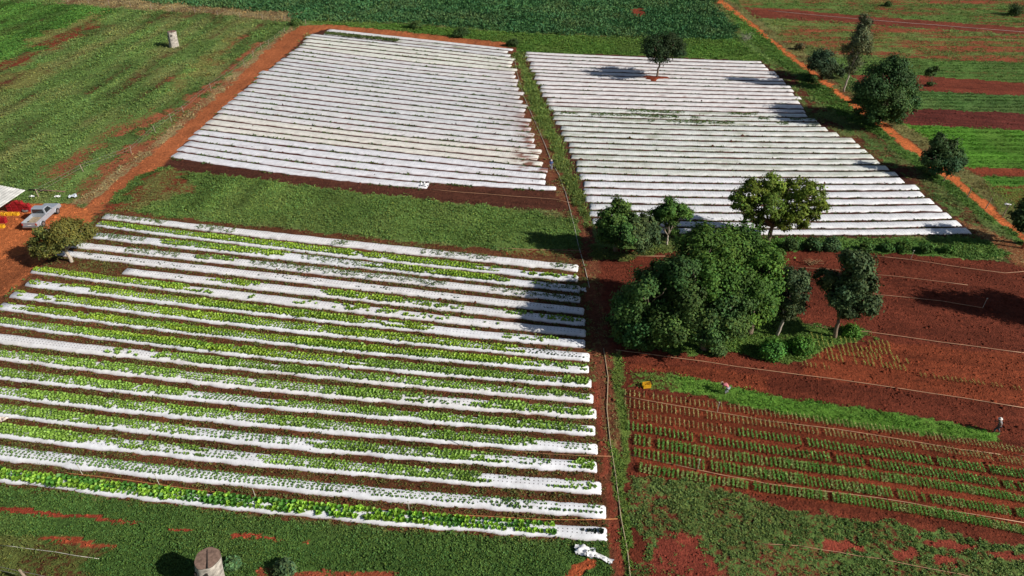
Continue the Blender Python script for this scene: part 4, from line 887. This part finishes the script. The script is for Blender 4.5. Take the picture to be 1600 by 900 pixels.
# ---------------------------------------------------------------- pickup, shed, crates
PAINT = plain('silver_paint', (.40, .44, .50), .35, .35, .5, .06, 2)
GLASS = plain('dark_glass', (.02, .025, .03), .08, 0, .8, .1)
RUBBER = plain('tyre_rubber', (.02, .02, .02), .85, vary=.2)
STEEL = plain('bare_steel', (.45, .45, .46), .4, .8, .5, .15)
BEDLINE = plain('dusty_load_bed', (.30, .23, .15), .9, vary=.35, scale=3)
TAILR = plain('red_lamp', (.45, .02, .015), .25, vary=.05); LAMP = plain('clear_lamp', (.75, .77, .78), .15, vary=.05)
def pickup():
    a = P3(46, 354); b = P3(84, 331); rz = R(90); a = P3(50, 361)
    c = a + Vector((0, 2.5, 0)); root = thing('pickup_truck', 'silver pickup truck parked on the orange dirt yard by the shed', 'pickup truck', (c.x, c.y, 0), rz)
    hw = .86
    body = MB(); body.prism([(-2.45, .48), (2.42, .45), (2.5, .62), (2.46, .86), (2.3, .98), (1.15, 1.06), (-.42, 1.06), (-.42, .62), (-2.45, .62)], -hw, hw)
    body.build('body', PAINT, root, bevel=.035)
    for s in (-1, 1): MB().box(-2.45, -.43, s * hw - .05 * (s > 0), s * hw + .05 * (s < 0), .6, 1.06).build('load_side', PAINT, root, bevel=.015)
    tg = MB().box(-2.49, -2.43, -hw + .06, hw - .06, .6, 1.05).build('tailgate', PAINT, root, bevel=.012)
    MB().box(-2.515, -2.49, -.14, .14, .9, .96).build('handle', STEEL, tg)
    MB().box(-2.42, -.44, -hw + .06, hw - .06, .625, .66).build('load_floor', BEDLINE, root)
    cab = MB(); w0, w1 = hw - .02, hw - .14
    pr = [(-.42, 1.04), (1.12, 1.04), (.55, 1.66), (.35, 1.71), (-.2, 1.71), (-.34, 1.66)]
    vs = [(x, -(w0 if z < 1.2 else w1), z) for x, z in pr] + [(x, (w0 if z < 1.2 else w1), z) for x, z in pr]; n = len(pr)
    cab.add(vs, [tuple(range(n))[::-1], tuple(range(n, 2 * n))] + [(i, (i + 1) % n, n + (i + 1) % n, n + i) for i in range(n)]).build('cab', PAINT, root, bevel=.03)
    def quad(name, pts, mat=GLASS):
        c0 = sum((Vector(p) for p in pts), Vector()) / len(pts); nn = (Vector(pts[1]) - Vector(pts[0])).cross(Vector(pts[2]) - Vector(pts[0])).normalized()
        if nn.dot(c0 - Vector((.2, 0, 1.2))) < 0: nn = -nn
        k = len(pts); V = [Vector(p) + nn * .012 for p in pts] + [Vector(p) - nn * .02 for p in pts]
        MB().add(V, [tuple(range(k)), tuple(range(k, 2 * k))[::-1]] + [(i, (i + 1) % k, k + (i + 1) % k, k + i) for i in range(k)]).build(name, mat, root)
    quad('rear_window', [(-.41, -.66, 1.14), (-.41, .66, 1.14), (-.35, .6, 1.61), (-.35, -.6, 1.61)])
    quad('windscreen', [(1.06, -.70, 1.10), (1.06, .70, 1.10), (.60, .61, 1.61), (.60, -.61, 1.61)])
    for s in (-1, 1):
        quad('side_window', [(-.26, s * .825, 1.13), (.86, s * .825, 1.13), (.48, s * .735, 1.61), (-.2, s * .735, 1.61)])
        MB().box(.72, .9, s * .92 - .09, s * .92 + .09, 1.1, 1.24).build('wing_mirror', PAINT, root, bevel=.02)
        dr = MB().box(-.30, .95, s * hw - .012, s * hw + .012, .56, 1.03).build('door', PAINT, root, bevel=.006)
        MB().box(-.2, .0, s * hw - .03, s * hw + .03, .9, .94).build('handle', STEEL, dr)
        MB().box(-2.50, -2.44, s * .78 - .07, s * .78 + .07, .68, .98).build('tail_lamp', TAILR, root, bevel=.01)
        MB().box(2.38, 2.485, s * .66 - .17, s * .66 + .17, .66, .82).build('headlight', LAMP, root, bevel=.02)
        for x in (-1.5, 1.55):
            wl = MB().tube([(x, s * .78 - .12, .35), (x, s * .78 + .12, .35)], .35, 24).build('wheel', RUBBER, root, bevel=0)
            MB().tube([(x, s * .78 + s * .10, .35), (x, s * .78 + s * .14, .35)], .2, 16).build('rim', STEEL, wl)
            MB().tube([(x + .42 * math.cos(t), s * (hw + .005), .35 + .42 * math.sin(t)) for t in np.linspace(.1, math.pi - .1, 10)], .035, 6).build('wheel_arch', PAINT, root)
    MB().box(-2.62, -2.5, -.8, .8, .46, .58).build('rear_bumper', STEEL, root, bevel=.02)
    MB().box(2.48, 2.6, -.82, .82, .42, .6).build('front_bumper', STEEL, root, bevel=.03)
    MB().box(2.44, 2.50, -.44, .44, .66, .82).build('grille', DARK, root)
    MB().box(-2.506, -2.494, -.2, .2, .68, .78).build('number_plate', LAMP, root)
    return root
pickup()
ROOFM = plain('grey_roof_sheet', (.58, .57, .54), .7, .0, .3, .3, 1.2)
POSTM = plain('shed_post', (.35, .32, .29), .85, vary=.3)
def shed():
    p = P3(39, 297, 2.7); q = P3(-55, 281, 2.7); r_ = P3(-22, 338, 2.7)
    root = thing('shed', 'open shed with pale flat sheet roof at the left edge', 'shed', (p.x - 3, p.y - 2, 0)); o = root.location
    e1 = (q - p); e2 = (r_ - p); nx, ny = 60, 8; V = []
    for j in range(ny + 1):
        for i in range(nx + 1):
            w = p + e1 * (i / nx) + e2 * (j / ny); V.append((w.x - o.x, w.y - o.y, 2.7 + .25 * i / nx + .03 * math.sin(i * math.pi / 1.5)))
    m = (nx + 1) * (ny + 1); V2 = V + [(x, y, z - .06) for x, y, z in V]; Fs = []
    for j in range(ny):
        for i in range(nx):
            k = j * (nx + 1) + i; Fs.append((k, k + 1, k + nx + 2, k + nx + 1)); Fs.append((m + k, m + k + nx + 1, m + k + nx + 2, m + k + 1))
    for i in range(nx): Fs.append((i, m + i, m + i + 1, i + 1)); k = ny * (nx + 1) + i; Fs.append((k, k + 1, m + k + 1, m + k))
    for j in range(ny): k = j * (nx + 1); Fs.append((k, k + nx + 1, m + k + nx + 1, m + k)); k += nx; Fs.append((k, m + k, m + k + nx + 1, k + nx + 1))
    MB().add(V2, Fs).build('roof', ROOFM, root)
    for a, b in ((.30, .1), (.30, .93), (.9, .1), (.9, .93), (.48, .1), (.48, .93)):
        w = p + e1 * a + e2 * b; MB().tube([(w.x - o.x, w.y - o.y, -.1), (w.x - o.x, w.y - o.y, 2.63 + .25 * a)], .075, 10).build('post', POSTM, root)
    for b in (.1, .93):
        w = p + e1 * .03 + e2 * b; w2 = p + e1 * .97 + e2 * b
        MB().tube([(w.x - o.x, w.y - o.y, 2.58), (w2.x - o.x, w2.y - o.y, 2.58 + .23)], .05, 8).build('beam', POSTM, root)
    return root
shed()
RED = plain('red_crate_plastic', (.34, .015, .022), .45, vary=.12); YEL = plain('yellow_crate_plastic', (.72, .40, .02), .45, vary=.1)
def crate_mesh(L, Wd, Hh):
    mb = MB(); t = .02
    mb.box(-L/2, L/2, -Wd/2, Wd/2, 0, .025)
    for s in (-1, 1):
        for z0, z1 in ((.03, .09), (Hh * .42, Hh * .58), (Hh - .07, Hh)):
            mb.box(-L/2, L/2, s * Wd/2 - t * (s > 0), s * Wd/2 + t * (s < 0), z0, z1); mb.box(s * L/2 - t * (s > 0), s * L/2 + t * (s < 0), -Wd/2 + t + .001, Wd/2 - t - .001, z0, z1)
        for k in range(7):
            x = -L/2 + .03 + (L - .06) * k / 6; mb.box(x - .012, x + .012, s * (Wd/2 - .012) - .008, s * (Wd/2 - .012) + .008, .02, Hh - .002)
        for k in range(5):
            y = -Wd/2 + .03 + (Wd - .06) * k / 4; mb.box(s * (L/2 - .012) - .008, s * (L/2 - .012) + .008, y - .012, y + .012, .02, Hh - .003)
    return mb
cm = crate_mesh(.62, .42, .34).mesh('crate', 0)
cmr = cm.copy(); cmr.materials.append(RED); cmy = cm.copy(); cmy.materials.append(YEL)
def crate(me, label, px, py, rz, z=0, sc=1, group=None, dx=0, dy=0):
    w = P3(px, py); o = bpy.data.objects.new('crate', me); COL.objects.link(o); o.location = (w.x + dx, w.y + dy, z); o.rotation_euler = (0, 0, rz); o.scale = (sc,) * 3
    return tag(o, label, 'crate', group)
crate(cmy, 'yellow plastic crate lying alone on the green seedbed', 1010, 604, .15, 0, 1.05)
gp = 'crates under the shed'
k = 0
for (px, py, cols, hts) in ((20, 331, 4, (3, 4, 4, 3)), (-2, 349, 3, (3, 3, 2))):
    for i in range(cols):
        for j in range(hts[i]):
            crate(cmr, ('red crate in the stacks below the shed roof, behind the yellow crates' if py < 340 else 'red crate in the stack at the left edge below the shed roof'), px, py, .1 * random.uniform(-1, 1), j * .33, 1, gp, -.3 + i * .7 - (0 if py < 340 else .6), random.uniform(-.05, .05) + .25)
for i in range(3): crate(cmy, 'yellow crate on the ground in the row before the red stacks', 8, 332.5, random.uniform(-.15, .15), 0, .95, gp, i * .75 + .2, -.55)
for i in range(2): crate(cmy, 'yellow crate in front of the red stack at the left edge', -4, 352, random.uniform(-.2, .2), 0, .95, gp, i * .75 + .1, -.5)
# worn tyre lying beside the crates
w = P3(41, 330); tp = [(math.cos(a) * .3, math.sin(a) * .3, .14) for a in np.linspace(0, 2 * math.pi, 25)]
o = MB().tube(tp, .13, 10, cap=False).build('tyre', plain('dusty_tyre', (.12, .10, .095), .85), smooth=True); o.location = (w.x, w.y, 0)
tag(o, 'worn grey tyre lying on the yard beside the shed crates', 'tyre')

# ---------------------------------------------------------------- people
def skin_mesh(joints, bones, radii, root=0, sub=1):
    me = bpy.data.meshes.new('body'); me.from_pydata([tuple(j) for j in joints], bones, []); me.update()
    o = bpy.data.objects.new('tmp', me); COL.objects.link(o)
    m = o.modifiers.new('s', 'SKIN'); m.use_smooth_shade = True
    for i, v in enumerate(me.skin_vertices[0].data): v.radius = (radii[i], radii[i]); v.use_root = (i == root)
    if sub: o.modifiers.new('d', 'SUBSURF').levels = sub
    dg = bpy.context.evaluated_depsgraph_get(); ev = o.evaluated_get(dg); res = bpy.data.meshes.new_from_object(ev)
    bpy.data.objects.remove(o); bpy.data.meshes.remove(me); return res
SKIN = plain('skin', (.24, .12, .075), .55, vary=.08); HAIR = plain('hair', (.015, .012, .01), .7)
def person(label, px, py, rz, pose, shirt, trousers, hat, hatc):
    w = P3(px, py); root = thing('person', label, 'person', (w.x, w.y, 0), rz); root.scale = (.86,) * 3
    p = pose; J = []; B = []; Rr = []
    def ch(start, pts, rad):
        prev = start
        for q, r in zip(pts, rad): J.append(Vector(q)); Rr.append(r); B.append((prev, len(J) - 1)); prev = len(J) - 1
        return prev
    J.append(Vector(p['pelvis'])); Rr.append(.13)
    chest = ch(0, [p['waist'], p['chest']], (.12, .14)); nk = ch(chest, [p['neck'], p['head0'], p['head1'], p['head2']], (.055, .075, .10, .075))
    for s in ('l', 'r'):
        wr = ch(chest, [p['sh' + s], p['el' + s], p['wr' + s]], (.07, .048, .034))
        wv = Vector(p['wr' + s]); d = (wv - Vector(p['el' + s])).normalized(); sd = d.orthogonal().normalized()
        pm = ch(wr, [wv + d * .07], (.038,))
        for k in range(4):
            o_ = sd * (.03 - .02 * k); c_ = d.cross(sd); L = (.075, .09, .085, .065)[k]
            ch(pm, [wv + d * .09 + o_, wv + d * (.09 + L * .55) + o_ + c_ * .01, wv + d * (.09 + L) + o_ + c_ * .035], (.010, .009, .008))
        ch(wr, [wv + d * .035 + sd * .045, wv + d * .075 + sd * .065], (.012, .009))
        an = ch(0, [p['hip' + s], p['kn' + s], p['an' + s]], (.095, .065, .045)); av = Vector(p['an' + s]); ch(an, [av + Vector((.13, 0, -.05))], (.042,))
    me = skin_mesh(J, B, Rr); link('body', me, SKIN, root)
    V3 = Vector
    tj = [p['pelvis'], p['waist'], p['chest'], V3(p['neck']) - V3((0, 0, .02)), p['shl'], V3(p['shl']).lerp(V3(p['ell']), .7), p['shr'], V3(p['shr']).lerp(V3(p['elr']), .7)]
    link('shirt', skin_mesh([V3(q) for q in tj], [(0, 1), (1, 2), (2, 3), (2, 4), (4, 5), (2, 6), (6, 7)], (.145, .145, .165, .08, .095, .075, .095, .075)), shirt, root)
    lj = [V3(p['pelvis']) + V3((0, 0, .02))]; lb = []; lr = [.155]
    for s in 'lr':
        n0 = len(lj); lj += [V3(p['hip' + s]), V3(p['kn' + s]), V3(p['kn' + s]).lerp(V3(p['an' + s]), .85)]; lr += [.115, .085, .07]; lb += [(0, n0), (n0, n0 + 1), (n0 + 1, n0 + 2)]
    link('trousers', skin_mesh(lj, lb, lr), trousers, root)
    hd = V3(p['head2']); up = (V3(p['head2']) - V3(p['head0'])).normalized(); fw = V3((1, 0, 0)); fw = (fw - up * fw.dot(up)).normalized()
    # face
    hc = V3(p['head1'])
    for s in (-1, 1):
        side = up.cross(fw) * s
        bm = bmesh.new(); bmesh.ops.create_uvsphere(bm, u_segments=8, v_segments=6, radius=.013, matrix=Matrix.Translation(hc + fw * .088 + side * .035 + up * .01)); m2 = bpy.data.meshes.new('eye'); bm.to_mesh(m2); bm.free(); link('eye', m2, HAIR, root)
    bm = bmesh.new(); bmesh.ops.create_cone(bm, segments=6, radius1=.018, radius2=.006, depth=.04, matrix=Matrix.Translation(hc + fw * .105 - up * .02)); m2 = bpy.data.meshes.new('nose'); bm.to_mesh(m2); bm.free(); link('nose', m2, SKIN, root)
    bm = bmesh.new(); bmesh.ops.create_uvsphere(bm, u_segments=12, v_segments=8, radius=.105, matrix=Matrix.Translation(hc - fw * .02 + up * .035)); m2 = bpy.data.meshes.new('hair'); bm.to_mesh(m2); bm.free(); link('hair', m2, HAIR, root)
    if hat:
        mb = MB(); a = up.orthogonal().normalized(); b = up.cross(a); n = 20; c0 = hd + up * .0
        prof = [(.19, -.02), (.16, .0), (.115, .01), (.105, .09), (.06, .125), (.005, .13)]
        V = [c0 + (a * math.cos(2 * math.pi * k / n) + b * math.sin(2 * math.pi * k / n)) * r + up * z for r, z in prof for k in range(n)]
        mb.add(V, [(i * n + k, i * n + (k + 1) % n, (i + 1) * n + (k + 1) % n, (i + 1) * n + k) for i in range(len(prof) - 1) for k in range(n)]); mb.build('hat', hatc, root, smooth=True)
    return root
STAND = dict(pelvis=(0, 0, .95), waist=(.01, 0, 1.12), chest=(.02, 0, 1.33), neck=(.03, 0, 1.5), head0=(.05, 0, 1.56), head1=(.06, 0, 1.64), head2=(.05, 0, 1.71),
             shl=(.02, .2, 1.42), ell=(.0, .27, 1.14), wrl=(.12, .26, .92), shr=(.02, -.2, 1.42), elr=(.03, -.27, 1.14), wrr=(.18, -.22, .98),
             hipl=(0, .1, .88), knl=(.06, .11, .48), anl=(-.02, .12, .08), hipr=(0, -.1, .88), knr=(.02, -.11, .48), anr=(-.10, -.12, .08))
WALK = dict(STAND); WALK.update(chest=(.12, 0, 1.32), neck=(.17, 0, 1.48), head0=(.21, 0, 1.53), head1=(.23, 0, 1.61), head2=(.23, 0, 1.68), shl=(.12, .2, 1.41), shr=(.12, -.2, 1.41), ell=(.02, .27, 1.14), wrl=(.2, .25, .98),
            elr=(.22, -.26, 1.14), wrr=(.42, -.22, 1.05), knl=(.2, .11, .5), anl=(.18, .12, .08), knr=(-.02, -.11, .48), anr=(-.28, -.12, .1))
BEND = dict(STAND); BEND.update(pelvis=(-.1, 0, .88), waist=(.05, 0, 1.0), chest=(.28, 0, 1.02), neck=(.45, 0, 1.0), head0=(.5, 0, .98), head1=(.56, 0, .94), head2=(.62, 0, .92), shl=(.32, .19, 1.0), shr=(.32, -.19, 1.0),
            ell=(.36, .23, .72), wrl=(.42, .15, .48), elr=(.38, -.23, .72), wrr=(.46, -.12, .46), hipl=(-.1, .1, .82), knl=(.04, .12, .47), anl=(-.04, .13, .08), hipr=(-.1, -.1, .82), knr=(.02, -.12, .47), anr=(-.1, -.14, .08))
C_ = lambda n, c: plain(n, c, .85, vary=.15, scale=8)
person('farm worker in pink shirt bending over the green seedbed', 1134, 615, R(130), BEND, C_('pink_cloth', (.62, .20, .22)), C_('grey_cloth', (.28, .28, .33)), True, C_('straw_hat', (.40, .28, .22)))
person('farm worker in pale shirt and white hat walking on seedbed end', 1556, 676, R(150), WALK, C_('pale_cloth', (.20, .20, .21)), C_('dark_cloth', (.045, .05, .075)), True, C_('white_hat', (.72, .70, .66)))
person('worker in blue shirt standing on footpath between the two white fields', 861, 266, R(250), STAND, C_('blue_cloth', (.10, .16, .42)), C_('light_trousers', (.38, .42, .48)), True, C_('pinkish_hat', (.55, .42, .40)))

# ---------------------------------------------------------------- irrigation pipes, posts, fences
PIPE = plain('yellowed_pipe', (.46, .25, .14), .6, vary=.25, scale=1.5); PALEP = plain('grey_pipe', (.50, .47, .40), .6, vary=.2, scale=1.5)
def pipe(label, pts, r=.05, mat=None, risers=(), z=.06):
    r *= .55
    # resample so that the pipe lies naturally on the ground
    W_ = []
    for (a, b) in zip(pts[:-1], pts[1:]):
        A, B_ = P3(*a), P3(*b); n = max(2, int((B_ - A).length / 2.5))
        for i in range(n): W_.append(A.lerp(B_, i / n))
    W_.append(P3(*pts[-1])); o0 = W_[0].copy(); mb = MB()
    W_ = [p - o0 + Vector((0, random.gauss(0, .03), z + random.uniform(-.01, .02))) for p in W_]
    mb2 = MB().tube(W_, r, 6)
    root = thing('irrigation_pipe', label, 'irrigation pipe', o0); mb2.build('pipe', mat or PIPE, root, smooth=True)
    for (px, py) in risers:
        q = P3(px, py) - o0; k = min(W_, key=lambda s: (s - q).length)
        ri = MB().tube([k, k + Vector((0, 0, 1.1))], .022, 6).build('riser', PALEP, root)
        MB().tube([k + Vector((-.06, 0, 1.12)), k + Vector((.06, 0, 1.14))], .03, 6).build('sprinkler', PALEP, ri)
    return root
pipe('thin pipe across dark red soil just below the right hedge', [(1358, 400), (1422, 406), (1485, 416), (1570, 427), (1610, 424)], risers=[(1422, 406)])
pipe('short thin pipe beyond the leaning grey-green tree on red soil', [(1225, 417), (1300, 422), (1365, 429), (1440, 437), (1512, 446)], r=.035)
pipe('thin pipe right of leaning tree, across middle of red soil', [(1255, 437), (1368, 461), (1470, 471), (1535, 482)], r=.045, risers=[(1538, 482)])
pipe('long pipe passing the weed island towards the right edge', [(1258, 507), (1290, 513), (1355, 519), (1470, 535), (1620, 555)], r=.055)
pipe('longest pipe crossing the red soil in front of big tree clump', [(962, 547), (1100, 566), (1200, 580), (1300, 592), (1450, 614), (1620, 641)], r=.055)
pipe('pipe lying along the far seedling rows below the green seedbed', [(975, 619), (1030, 630), (1120, 645), (1200, 658), (1360, 679), (1500, 703), (1562, 710)], r=.05, risers=[(1120, 645)])
pipe('short pipe piece continuing past seedling rows at right edge', [(1585, 712), (1625, 716)], r=.05)
pipe('pipe lying along the nearest seedling rows', [(985, 711), (1050, 726), (1130, 743), (1200, 757), (1370, 778), (1480, 798), (1620, 821)], r=.055, risers=[(1075, 731)])
pipe('thin pipe through the weeds at the bottom right edge', [(1180, 850), (1250, 854), (1310, 865), (1372, 873), (1500, 898), (1540, 906)], r=.04)
pipe('thin orange pipe behind the frontmost lettuce bed', [(95, 738), (130, 742), (250, 757), (400, 779), (640, 800), (840, 812), (965, 812)], r=.04, mat=plain('orange_pipe', (.52, .22, .08), .6), risers=[(242, 756), (369, 774), (625, 799), (124, 741)])
pipe('thin pipe crossing the end of lettuce beds to the footpath', [(690, 694), (760, 702), (850, 710), (955, 713)], r=.035, mat=plain('brown_pipe', (.40, .19, .09), .6), risers=[(720, 697)])
pipe('thin pipe along bare soil below the unfinished white bed', [(668, 296), (720, 301), (800, 307), (868, 312), (892, 318)], r=.05)
pipe('thin pipe between middle weed strip and front lettuce field', [(770, 388), (840, 391), (912, 392)], r=.05)
pipe('short pipe on red soil beside the bushy tree left of clump', [(985, 401), (1040, 401)], r=.05)
pipe('long pale pipe along the far red strip beyond the road', [(1200, 17), (1340, 30), (1480, 41), (1620, 52)], r=.07, mat=PALEP)
pipe('faint pipe over far weeds below the red strip', [(1520, 60), (1620, 64)], r=.06)
pipe('pale pipe winding along the footpath past the blue-shirted worker', [(803, 85), (807, 112), (818, 150), (831, 180), (840, 200), (852, 228), (862, 255), (873, 273), (884, 303), (895, 345), (904, 385), (914, 420), (921, 450)], r=.06, mat=PALEP)
pipe('pale pipe running down the near footpath to the front edge', [(943, 545), (950, 590), (948, 640), (953, 690), (962, 745), (970, 810), (980, 860), (986, 915)], r=.07, mat=plain('dry_pipe', (.38, .30, .19), .7))
pipe('broken pale pipe lying in weeds at bottom left corner', [(2, 852), (40, 858), (86, 864), (155, 874)], r=.035, mat=PALEP)
WPOST = plain('fence_post', (.30, .23, .17), .9, vary=.35, scale=4); WIRE = plain('fence_wire', (.35, .33, .30), .5, .5)
def fence(label, px, h=1.25, r=.075, wires=2):
    W_ = [P3(*q) for q in px]; o0 = W_[0].copy(); root = thing('fence', label, 'fence', o0)
    tops = []
    for p in W_:
        q = p - o0; ln = Vector((random.gauss(0, .07), random.gauss(0, .05), 0)); hh = h * random.uniform(.85, 1.15)
        MB().tube([q + Vector((0, 0, -.1)), q + ln + Vector((0, 0, hh))], [r, r * .85], 8).build('post', WPOST, root); tops.append((q, q + ln + Vector((0, 0, hh))))
    for k in range(wires):
        t = .9 - .35 * k; pts = [a.lerp(b, t) for a, b in tops]; MB().tube(pts, .012, 4).build('wire', WIRE, root)
    return root
fence('wire fence with pale posts along the far end of left meadow', [(40,-2),(72,1),(106,3),(139,6),(171,8),(205,11),(237,15),(270,18),(305,21),(340,24),(375,27),(410,30),(445,33),(478,38)])
fence('wire fence with wooden posts along the dirt track', [(61,309),(130,268),(205,240),(243,207),(268,190),(287,176),(330,142),(382,104),(396,88),(409,78),(420,71),(445,52)], 1.2, .055)
fence('bottom left wire fence with leaning post in weeds', [(-30,893),(46,910),(120,925)], 1.3, .09)
fence('dark leaning posts along the orange road at right', [(1474,284),(1511,309),(1540,326),(1566,340)], 1.6, .06, 0)
def one_post(label, px, py, h, r, lean=(0, 0), mat=None):
    p = P3(px, py); o = MB().tube([(0, 0, -.1), (lean[0] * .5, lean[1] * .5, h * .5), (lean[0], lean[1], h)], [r, r * .95, r * .85], 10).build('wooden_post', mat or WPOST, smooth=True); o.location = p
    return tag(o, label, 'post')
one_post('orange-brown wooden gate post at the right edge by the road', 1597, 388, 2.0, .14, (.05, 0), plain('red_post', (.36, .12, .06), .85, vary=.3))
o = MB().tube([(0, 0, .12), (2.6, -.25, .14), (4.8, -.5, .12)], [.13, .11, .08], 10).build('fallen_trunk', plain('old_log', (.17, .10, .07), .9, vary=.4), smooth=True); o.location = P3(46, 298)
tag(o, 'fallen dark log lying beside the shed fence post', 'log')

# ---------------------------------------------------------------- loose small things
def scrap(name, label, cat, px, py, L, Wd, mat, h=.25, rz=0, seed=1):
    n, m = 14, 10; V = []
    for j in range(m + 1):
        for i in range(n + 1):
            x = (i / n - .5) * L; y = (j / m - .5) * Wd; e = 1 + .35 * (float(noise(np.array([i * .7 + seed]), np.array([j * .7]), 3)[0]) - .5)
            V.append((x * e, y * e, .05 + h * float(fbm(np.array([i * .35 + seed * 9.0]), np.array([j * .45]), 7)[0])))
    V += [(x, y, z - .012) for x, y, z in V]; k0 = (n + 1) * (m + 1); Fs = []
    for j in range(m):
        for i in range(n):
            k = j * (n + 1) + i
            if noise(np.array([i * .9 + seed * 3.0]), np.array([j * .9]), 9)[0] > .82: continue
            Fs.append((k, k + 1, k + n + 2, k + n + 1)); Fs.append((k0 + k, k0 + k + n + 1, k0 + k + n + 2, k0 + k + 1))
    o = MB().add(V, Fs).build(name, mat, smooth=True); o.location = P3(px, py); o.rotation_euler = (0, 0, rz); return tag(o, label, cat)
PW = plain('torn_white_plastic', (.76, .76, .77), .5, vary=.2, scale=3)
scrap('plastic_sheet', 'torn crumpled white plastic sheet beside red soil near front corner', 'plastic sheet', 914, 865, 1.3, .7, PW, .5, -.3, 2)
scrap('plastic_sheet', 'narrow torn strip of white plastic by the footpath at front', 'plastic sheet', 942, 874, 1.2, .35, PW, .25, -.5, 5)
scrap('plastic_roll', 'crumpled end of white plastic where the unfinished bed stops', 'plastic sheet', 664, 291, 1.0, .9, PW, .5, 0, 7)
scrap('rag', 'dark cloth heap on the end of the unfinished white bed', 'cloth', 668, 288, .5, .4, plain('dark_rag', (.08, .05, .06), .9), .45, 0, 3)
scrap('bag', 'small white bag lying on shaded footpath beside front field', 'bag', 911, 456, .55, .5, PW, .5, 0, 4)
scrap('plastic_scrap', 'pale scrap of plastic on furrow at the left edge', 'plastic scrap', 4, 657, .8, .45, plain('cream_plastic', (.70, .58, .48), .6), .3, .1, 6)
scrap('plastic_scrap', 'white litter scrap on dry grass beside the dirt track', 'plastic scrap', 91, 309, .6, .4, PW, .35, 0, 8)
scrap('plastic_bag', 'bluish plastic bag on dry grass near the pickup', 'bag', 115, 309, .8, .6, plain('bluish_bag', (.50, .55, .62), .5), .5, .4, 9)
scrap('plastic_scrap', 'small white scrap on the ground behind the shed roof', 'plastic scrap', 50, 309, .6, .4, PW, .3, 0, 10)
scrap('plastic_scrap', 'white scrap beside dark tree at the right edge of road', 'plastic scrap', 1574, 321, .6, .4, PW, .3, 0, 11)
# brush heap on the red soil
w = P3(1268, 413); mb = MB()
for k in range(26):
    a = random.uniform(0, 6.28); r = random.uniform(.3, 1.3); limb(mb, (random.gauss(0, .4), random.gauss(0, .25), .05), (math.cos(a) * r, math.sin(a) * r * .5, random.uniform(.1, .7)), .035, .012, .2, 5, 3)
o = mb.build('brush_heap', plain('dry_brush', (.26, .15, .07), .9, vary=.5), smooth=True); o.location = w; tag(o, 'heap of dry brown branches on dark red soil behind leaning tree', 'brush heap')
# grey bare scrub by the road at top
w = P3(1165, 62); mb = MB()
for k in range(40):
    a = random.uniform(0, 6.28); r = random.uniform(.3, 1.6); limb(mb, (random.gauss(0, .6), random.gauss(0, .8), 0), (math.cos(a) * r, math.sin(a) * r, random.uniform(.4, 1.6)), .03, .01, .2, 4, 3)
o = mb.build('dead_shrub', plain('grey_twigs', (.32, .28, .24), .9, vary=.3), smooth=True); o.location = w; tag(o, 'grey leafless shrub between the dark crop and orange road', 'shrub')

# bare mound of soil left round the lone tree
c0 = P3(1022, 123); n = 40; V = [(0, 0, .34)]; 
for k, (rr, z) in enumerate(((.5, .33), (.8, .27), (1.0, -.03))):
    for a in range(n):
        t = 2 * math.pi * a / n; w_ = 1 + .22 * math.sin(3 * t + 1) + .12 * math.sin(7 * t); V.append((math.cos(t) * 2.3 * rr * w_, math.sin(t) * 1.15 * rr * w_, z))
Fm = [(0, 1 + a, 1 + (a + 1) % n) for a in range(n)] + [(1 + k * n + a, 1 + (k + 1) * n + a, 1 + (k + 1) * n + (a + 1) % n, 1 + k * n + (a + 1) % n) for k in range(2) for a in range(n)]
o = MB().add(V, Fm).build('soil_mound', GROUND, smooth=True); o.location = c0; tag(o, kind='structure')
add_col(o.data, 'soil', [RD] * len(V)); add_col(o.data, 'green', [(*GO, .12)] * len(V))
